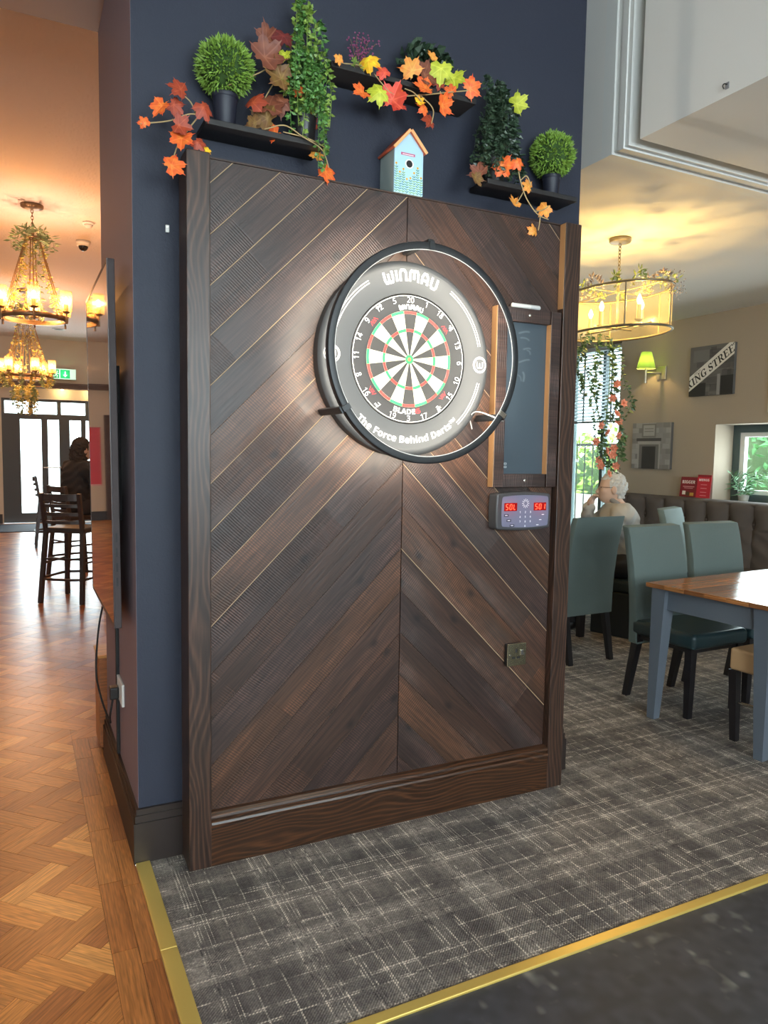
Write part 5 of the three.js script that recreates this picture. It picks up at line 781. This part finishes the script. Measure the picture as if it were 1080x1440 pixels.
// pictures
const photoGrey = (w, h, draw) => paint(w, h, draw);
function canvasPrint(y0, y1, z0, z1, art, label, s) { const t = thing('canvas_print', label, 'picture', [RX, y0, (z0 + z1) / 2]), D = Math.abs(z1 - z0), H = y1 - y0; mesh('stretcher_box', rspan(-0.032, -0.0005, 0, H, -D / 2, D / 2, 0.002), std([0.10, 0.10, 0.10], 0.7), t); const g = new THREE.PlaneGeometry(D, H).rotateY(-Math.PI / 2).translate(-0.0325, H / 2, 0); mesh('printed_front', g, std('#ffffff', 0.7, { map: art }), t); }
canvasPrint(1.98, 2.44, -5.10, -4.615, paint(512, 512, (g) => {
  seed(5); g.fillStyle = '#666362'; g.fillRect(0, 0, 512, 512); for (let i = 0; i < 60; i++) { const v = 40 + rnd() * 70; g.fillStyle = `rgba(${v},${v},${v},0.35)`; g.fillRect(rnd() * 512, rnd() * 512, 30 + rnd() * 160, 10 + rnd() * 90); }
  g.fillStyle = '#8d8b8a'; g.fillRect(330, 300, 34, 212); g.fillStyle = '#2a2929'; g.fillRect(370, 320, 142, 192); g.fillRect(0, 380, 200, 132); g.fillStyle = '#6f6d6d'; g.fillRect(40, 40, 190, 120);
  g.save(); g.translate(0, 420); g.rotate(-0.60); g.fillStyle = '#d9d6d0'; g.fillRect(-120, -92, 900, 128); g.fillStyle = '#262424'; g.font = 'bold italic 104px serif'; g.textBaseline = 'alphabetic'; g.fillText('KING STREET', -30, 14); g.font = '24px serif'; g.fillText('CITY OF', 120, -66); g.restore();
}), 'square black and white canvas print of a KING STREET sign');
canvasPrint(1.28, 1.745, -5.80, -5.29, paint(512, 512, (g) => {
  seed(6); g.fillStyle = '#8b8884'; g.fillRect(0, 0, 512, 512); for (let j = 0; j < 9; j++) for (let i = 0; i < 6; i++) { const v = 118 + rnd() * 40; g.fillStyle = `rgb(${v},${v - 3},${v - 6})`; g.fillRect(i * 90 + (j % 2) * 40 - 40, j * 58, 86, 54); }
  g.fillStyle = '#77736f'; g.fillRect(130, 10, 190, 150); g.fillStyle = '#a09c98'; g.fillRect(150, 26, 150, 118); g.fillStyle = '#7e7a76'; g.fillRect(165, 60, 120, 10); g.fillRect(165, 90, 120, 10); g.fillStyle = '#4b4846'; g.fillRect(60, 170, 330, 34); g.fillStyle = '#9c9894'; g.fillRect(80, 204, 300, 308); g.fillStyle = '#6c6966'; g.fillRect(100, 240, 260, 272); g.fillStyle = '#3a3836'; g.fillRect(140, 262, 180, 250);
}), 'square grey canvas print of an old stone doorway');
{ const t = thing('picture_frame', 'pale framed picture above the low dining window', 'picture', [RX, 1.80, -4.02]); mesh('frame', merge([rspan(-0.02, -0.0005, 0, 0.5, -0.25, -0.22, 0.003), rspan(-0.02, -0.0005, 0, 0.5, 0.22, 0.25, 0.003), rspan(-0.02, -0.0005, 0, 0.03, -0.22, 0.22, 0.003), rspan(-0.02, -0.0005, 0.47, 0.5, -0.22, 0.22, 0.003)]), std([0.5, 0.48, 0.44], 0.5), t); mesh('print', span(-0.008, -0.002, 0.03, 0.47, -0.22, 0.22), std([0.18, 0.17, 0.16], 0.5), t); }
// menus on the bench back
function menuCard(z, w, h, art, label, lean) { const t = thing('menu_card', label, 'menu', [5.715, 1.027, z]); const c = mesh('card', rspan(-0.002, 0.002, 0, h, -w / 2, w / 2, 0.001), std([0.35, 0.02, 0.03], 0.5), t), f = mesh('printed_front', new THREE.PlaneGeometry(w, h).rotateY(-Math.PI / 2).translate(-0.0026, h / 2, 0), std('#ffffff', 0.45, { map: art }), t); t.rotation.z = -lean; }
menuCard(-5.01, 0.19, 0.19, paint(256, 256, (g) => { g.fillStyle = '#7d1a22'; g.fillRect(0, 0, 256, 256); g.fillStyle = '#f0e6e0'; g.font = 'bold 56px sans-serif'; g.fillText('BIGGER', 18, 84, 230); g.fillStyle = '#d8a0a0'; g.fillRect(40, 120, 180, 8); g.fillRect(60, 140, 140, 6); g.fillStyle = '#e8dccb'; g.fillRect(40, 180, 52, 48); g.fillStyle = '#4c3a1c'; g.fillRect(100, 190, 50, 50); g.fillStyle = '#c09a40'; g.fillRect(160, 200, 60, 40); }), 'dark red menu card headed BIGGER standing on the bench back', 0.12);
menuCard(-4.835, 0.155, 0.215, paint(256, 384, (g) => { g.fillStyle = '#c32a38'; g.fillRect(0, 0, 256, 384); g.fillStyle = '#8e1c28'; g.fillRect(0, 0, 256, 36); g.fillStyle = '#f6ecec'; g.font = 'bold 56px sans-serif'; g.fillText('MENUS', 24, 104, 208); g.fillStyle = '#e69aa0'; for (const y of [160, 220, 285, 340]) g.fillRect(70, y, 116, 10); }), 'bright red menu card standing beside the dark red one', 0.10);
{ // bamboo-like plant on the sill
  seed(23); const t = thing('sill_plant', 'green bamboo leaved plant on the low window sill', 'plant', [5.97, 1.0, -4.60]); mesh('pot', lathe([[0.0001, 0], [0.04, 0], [0.05, 0.07], [0.044, 0.07], [0.0001, 0.06]], 18), std([0.3, 0.3, 0.28], 0.5), t);
  for (let i = 0; i < 9; i++) { const L = new Leaves(), a = i * 0.7, r = rr(0.03, 0.11), h = rr(0.16, 0.34), c = [[0, 0.06, 0], [Math.cos(a) * r * 0.4, h * 0.6, Math.sin(a) * r * 0.8], [Math.cos(a) * r, h, Math.sin(a) * r * 1.8]]; strand(L, c, 13, 0.10, 0.016, 1.0, 0.002); mesh('stem', L.build(), leafMat([0.13, 0.26, 0.14], 0.45), t); }
}
{ // wall lamp
  const t = thing('wall_sconce', 'wall lamp with green shade on a square metal backplate', 'wall lamp', [RX, 2.235, -5.47]), nickel = std([0.5, 0.46, 0.38], 0.35, { metalness: 0.8 });
  mesh('backplate', rspan(-0.018, -0.0005, -0.06, 0.07, -0.06, 0.06, 0.004), nickel, t); mesh('arm', merge([bar([-0.018, 0, 0], [-0.16, 0, -0.06], 0.011, 10), bar([-0.16, -0.10, -0.06], [-0.16, 0.07, -0.06], 0.013, 10)]), nickel, t);
  mesh('shade', lathe([[0.092, 0.045], [0.050, 0.205]], 32).translate(-0.16, 0, -0.06), phys([0.17, 0.33, 0.07], 0.9, { transmission: 0.3, thickness: 0, side: THREE.DoubleSide }), t); mesh('shade_rim', new THREE.TorusGeometry(0.092, 0.003, 6, 32).rotateX(Math.PI / 2).translate(-0.16, 0.045, -0.06), std([0.4, 0.42, 0.2], 0.6), t);
  mesh('bulb', lathe([[0.0001, 0], [0.012, 0.002], [0.02, 0.03], [0.0001, 0.06]], 14).translate(-0.16, 0.085, -0.06), bulbGlow, t);
  const l = new THREE.PointLight(lin(1, 0.66, 0.25), PEND.sconce); l.position.set(-0.16, 0.115, -0.06); l.shadow.radius = 0.8; l.castShadow = true; t.add(l);
}
{ // oval pendant with sheer shade
  const C = [3.345, 2.735, -3.535], t = thing('pendant_lamp', 'oval pendant lamp with sheer shade, candle bulbs and foliage on top', 'pendant lamp', C), A = 0.25, B = 0.375, Y0 = -0.575, Y1 = -0.325, antique = std([0.20, 0.17, 0.12], 0.4, { metalness: 0.6 });
  const ov = (g) => g.scale(A, 1, B);
  mesh('ceiling_rose', lathe([[0.0001, -0.028], [0.062, -0.026], [0.066, -0.018], [0.066, -0.0005], [0.0001, -0.0005]], 28), antique, t);
  const ch = []; for (let k = 0; k < 14; k++) ch.push(new THREE.TorusGeometry(0.012, 0.003, 5, 12).scale(0.65, 1.2, 1).rotateY(k % 2 ? Math.PI / 2 : 0).translate(0, -0.04 - k * 0.022, 0)); mesh('chain', merge(ch), antique, t);
  const rim = (y) => { const pts = []; for (let i = 0; i < 48; i++) { const a = i / 48 * 6.28318; pts.push(V(Math.cos(a) * A, y, Math.sin(a) * B)); } return new THREE.TubeGeometry(new THREE.CatmullRomCurve3(pts, true), 96, 0.008, 6, true); };
  mesh('rim', rim(Y0), antique, t); mesh('rim', rim(Y1), antique, t);
  for (let i = 0; i < 6; i++) { const a = i * Math.PI / 3 + 0.3; mesh('upright', bar([Math.cos(a) * A, Y0, Math.sin(a) * B], [Math.cos(a) * A, Y1, Math.sin(a) * B], 0.005, 6), antique, t); }
  mesh('sheer_shade', ov(new THREE.CylinderGeometry(0.985, 0.985, Y1 - Y0 - 0.01, 72, 1, true)).translate(0, (Y0 + Y1) / 2, 0), phys([0.97, 0.92, 0.76], 0.14, { transmission: 0.93, thickness: 0, side: THREE.DoubleSide, ior: 1.2 }), t);
  mesh('cross_frame', merge([bar([0, -0.35, 0], [0, Y0 + 0.02, 0], 0.007), bar([-A, Y1, 0], [A, Y1, 0], 0.004), bar([0, Y1, -B], [0, Y1, B], 0.004), bar([0, Y0 + 0.03, -0.28], [0, Y0 + 0.03, 0.28], 0.006), bar([-0.12, Y0 + 0.03, 0], [0.12, Y0 + 0.03, 0], 0.006)]), antique, t);
  for (const [x, z] of [[0.02, -0.26], [0.07, 0.13], [-0.06, 0.24], [-0.10, -0.03]]) {
    const c = mesh('candle_tube', merge([cyl(0.013, 0.013, 0.09, 12).translate(x, Y0 + 0.085, z), cyl(0.026, 0.016, 0.012, 14).translate(x, Y0 + 0.04, z), bar([x * 0.5, Y0 + 0.03, z * 0.8], [x, Y0 + 0.035, z], 0.005)]), std([0.6, 0.5, 0.3], 0.5), t);
    mesh('bulb', lathe([[0.0001, 0], [0.009, 0.002], [0.016, 0.026], [0.008, 0.05], [0.0001, 0.062]], 12).translate(x, Y0 + 0.132, z), bulbGlow, c);
    const l = new THREE.PointLight(lin(1, 0.62, 0.17), PEND.each); l.position.set(x, Y0 + 0.158, z); l.shadow.radius = 0.7; l.castShadow = true; t.add(l);
  }
  seed(71); for (let k = 0; k < 12; k++) { const a = k * 0.52, L = new Leaves(); strand(L, [[Math.cos(a) * A * 0.5, Y1 + 0.01, Math.sin(a) * B * 0.5], [Math.cos(a) * A * 0.85, Y1 + rr(0.03, 0.07), Math.sin(a) * B * 0.85], [Math.cos(a) * A * 1.08, Y1 + rr(-0.03, 0.05), Math.sin(a) * B * 1.08]], 22, 0.038, 0.016, 0.9); mesh('foliage_spray', L.build(), k % 3 ? leafMat([0.17, 0.22, 0.06], 0.5) : leafMat([0.26, 0.20, 0.18], 0.5), t); }
  { const L = new Leaves(); for (let i = 0; i < 90; i++) L.leaf(V(0.02 + rr(-0.03, 0.05), Y1 + rr(-0.12, 0.05), B + rr(0.0, 0.09)), dirOn(), dirOn(), 0.012, 0.01); mesh('dried_spray', L.build(), leafMat([0.32, 0.26, 0.22], 0.6), t).userData.kind = 'stuff'; }
}
{ // flowering vine hanging from the pendant
  seed(29); const Z = -3.6, base = [3.33, 1.29, Z], t = thing('flowering_vine', 'hanging vine with coral flowers in front of the tall window', 'artificial plant', base);
  const R = (l) => l.map(([x, y], i) => [x - base[0], y - base[1], Math.sin(i * 1.7 + l.length) * 0.03]);
  const S = [[[3.139, 2.15], [3.159, 1.932], [3.244, 1.717], [3.341, 1.542], [3.424, 1.339]], [[3.381, 2.15], [3.354, 1.855], [3.324, 1.631], [3.348, 1.407], [3.449, 1.308]], [[3.398, 2.15], [3.398, 1.813], [3.446, 1.59], [3.462, 1.408], [3.462, 1.294]], [[3.433, 2.10], [3.515, 1.864], [3.534, 1.752], [3.469, 1.613]], [[3.17, 2.16], [3.119, 1.929], [3.164, 1.823]], [[3.25, 2.156], [3.291, 1.94], [3.248, 1.761]], [[3.20, 2.15], [3.13, 1.95], [3.16, 1.75]], [[3.30, 2.16], [3.24, 1.98], [3.20, 1.86], [3.22, 1.72]], [[3.33, 2.16], [3.40, 1.97], [3.38, 1.76], [3.41, 1.62]], [[3.26, 1.70], [3.29, 1.55], [3.27, 1.40], [3.34, 1.33]], [[3.50, 1.56], [3.52, 1.45], [3.49, 1.37]]];
  S.forEach((l, i) => { const L = new Leaves(); strand(L, R(l), i < 3 ? 46 : 34, 0.038, 0.026, 1.1, i < 3 ? 0.004 : 0.002); mesh('vine_stem', L.build(), i % 3 === 1 ? leafMat([0.10, 0.17, 0.06], 0.4) : leafMat([0.06, 0.11, 0.045], 0.4), t); });
  const F = [[3.395, 1.858], [3.347, 1.766], [3.426, 1.734], [3.358, 1.663], [3.268, 1.593], [3.323, 1.555], [3.432, 1.621], [3.419, 1.535], [3.25, 1.49], [3.393, 1.453], [3.329, 1.433], [3.268, 1.37], [3.37, 1.339], [3.343, 1.289], [3.299, 1.339], [3.384, 1.407]];
  const petal = new Leaves(); for (let k = 0; k < 6; k++) petal.leaf(V(0, 0, 0), V(Math.cos(k * 1.047), Math.sin(k * 1.047), 0.35), V(0, 0, 1), 0.032, 0.026, 0.2); for (let k = 0; k < 4; k++) petal.leaf(V(0, 0, 0.006), V(Math.cos(k * 1.57), Math.sin(k * 1.57), 1.2), V(0, 1, 0.2), 0.018, 0.016, 0.3);
  const pg = petal.build(), coral = leafMat([0.78, 0.30, 0.18], 0.5); F.forEach(([x, y], i) => { const m = mesh('flower', pg, coral, t); m.position.set(x - base[0], y - base[1], 0.05 + rr(-0.03, 0.04)); m.rotation.set(rr(-0.6, 0.6), rr(-1.2, 0.6), rr(0, 6)); });
}
{ // slatted blind at the tall window
  const t = thing('slatted_blind', 'white slatted blind over the top of the tall dining window', 'blind', [5.99, 1.78, -6.82]); const slat = new THREE.BoxGeometry(0.05, 0.003, 1.40).rotateZ(0.5), m = std([0.38, 0.42, 0.45], 0.5);
  for (let k = 0; k < 20; k++) mesh('slat', slat, m, t).position.set(0, 0.04 + k * 0.039, 0);
  mesh('head_rail', span(-0.03, 0.03, 0.815, 0.862, -0.71, 0.71), m, t); mesh('bottom_rail', span(-0.025, 0.025, 0, 0.022, -0.70, 0.70), std([0.12, 0.14, 0.15], 0.5), t); for (const z of [-0.45, 0, 0.45]) mesh('ladder_tape', span(-0.002, 0.002, 0.0, 0.84, z - 0.012, z + 0.012), std([0.10, 0.12, 0.13], 0.8), t);
}
{ // railing and greenery outside the dining windows
  const t = thing('garden_railing', 'black metal railing outside the tall dining window', 'railing', [7.3, -0.06, -8.2]), iron = std([0.02, 0.025, 0.025], 0.5); mesh('top_rail', span(-0.02, 0.02, 1.60, 1.635, -4.6, 1.1), iron, t); mesh('bottom_rail', span(-0.015, 0.015, 0.12, 0.15, -4.6, 1.1), iron, t); const b = cyl(0.009, 0.009, 1.60, 6); for (let k = 0; k < 34; k++) mesh('baluster', b, iron, t).position.set(0, 0.805, -4.5 + k * 0.165);
  seed(83); const bush = (pos, r, m, label, n = 900) => { const t = thing('garden_bush', label, 'bush', pos), L = new Leaves(); for (let i = 0; i < n; i++) { const d = dirOn(); d.y = Math.abs(d.y); const k = Math.cbrt(rr(0.35, 1)); L.leaf(V(d.x * r[0] * k, d.y * r[1] * k, d.z * r[2] * k), dirOn(), dirOn(), rr(0.12, 0.24), rr(0.08, 0.14)); } const f = mesh('foliage', L.build(), m, t); f.userData.kind = 'stuff'; mesh('woody_core', new THREE.IcosahedronGeometry(1, 2).scale(r[0] * 0.6, r[1] * 0.7, r[2] * 0.6).translate(0, r[1] * 0.1, 0), std([0.05, 0.09, 0.03], 0.9), t); };
  const g1 = leafMat([0.22, 0.42, 0.08], 0.6), g2 = leafMat([0.10, 0.28, 0.10], 0.6), g3 = leafMat([0.36, 0.50, 0.12], 0.6);
  bush([13.2, -0.1, -6.4], [1.5, 1.8, 1.7], g1, 'leafy green bush beyond the low dining window'); bush([13.4, -0.1, -10.1], [1.7, 2.6, 1.7], g2, 'tall dark green bush beyond the lawn'); bush([13.0, -0.1, -13.9], [1.7, 2.2, 1.8], g3, 'bright green bush beyond the railing'); bush([14.0, -0.1, -18.6], [2.2, 3.0, 2.4], g1, 'large green bush far beyond the railing'); bush([13.6, -0.1, -2.4], [1.8, 2.6, 1.8], g3, 'light green bush beside the low window view');
  const p = thing('garden_wall', 'low pale garden wall beyond the paved path', 'garden wall', [10.4, -0.1, -12]); mesh('wall_body', span(0, 0.25, 0, 0.7, -6, 14), std([0.5, 0.46, 0.42], 0.9), p);
}
{ // small fixings
  const c = thing('wall_clip', 'tiny white clip on the navy wall beside the timber post', 'clip', [0.449, 2.11, PZ]); mesh('clip_body', rspan(-0.006, 0.006, -0.012, 0.012, 0.0005, 0.008, 0.002), whitePlastic, c); mesh('clip_screw', cyl(0.003, 0.003, 0.003, 10).rotateX(Math.PI / 2).translate(0, 0.004, 0.009), chrome, c);
  const h = thing('bulkhead_hook', 'tiny metal hook on the white ceiling bulkhead', 'hook', [2.405, 2.787, -2.017]); mesh('hook_plate', rspan(-0.004, -0.0005, -0.012, 0.012, -0.008, 0.008, 0.001), std([0.25, 0.25, 0.26], 0.4), h); mesh('hook_bend', tube([[-0.004, 0.004, 0], [-0.02, 0.002, 0], [-0.026, -0.008, 0], [-0.018, -0.016, 0]], 0.0022, 16, 6), darkMetal, h);
}
renderer.render(scene, camera);
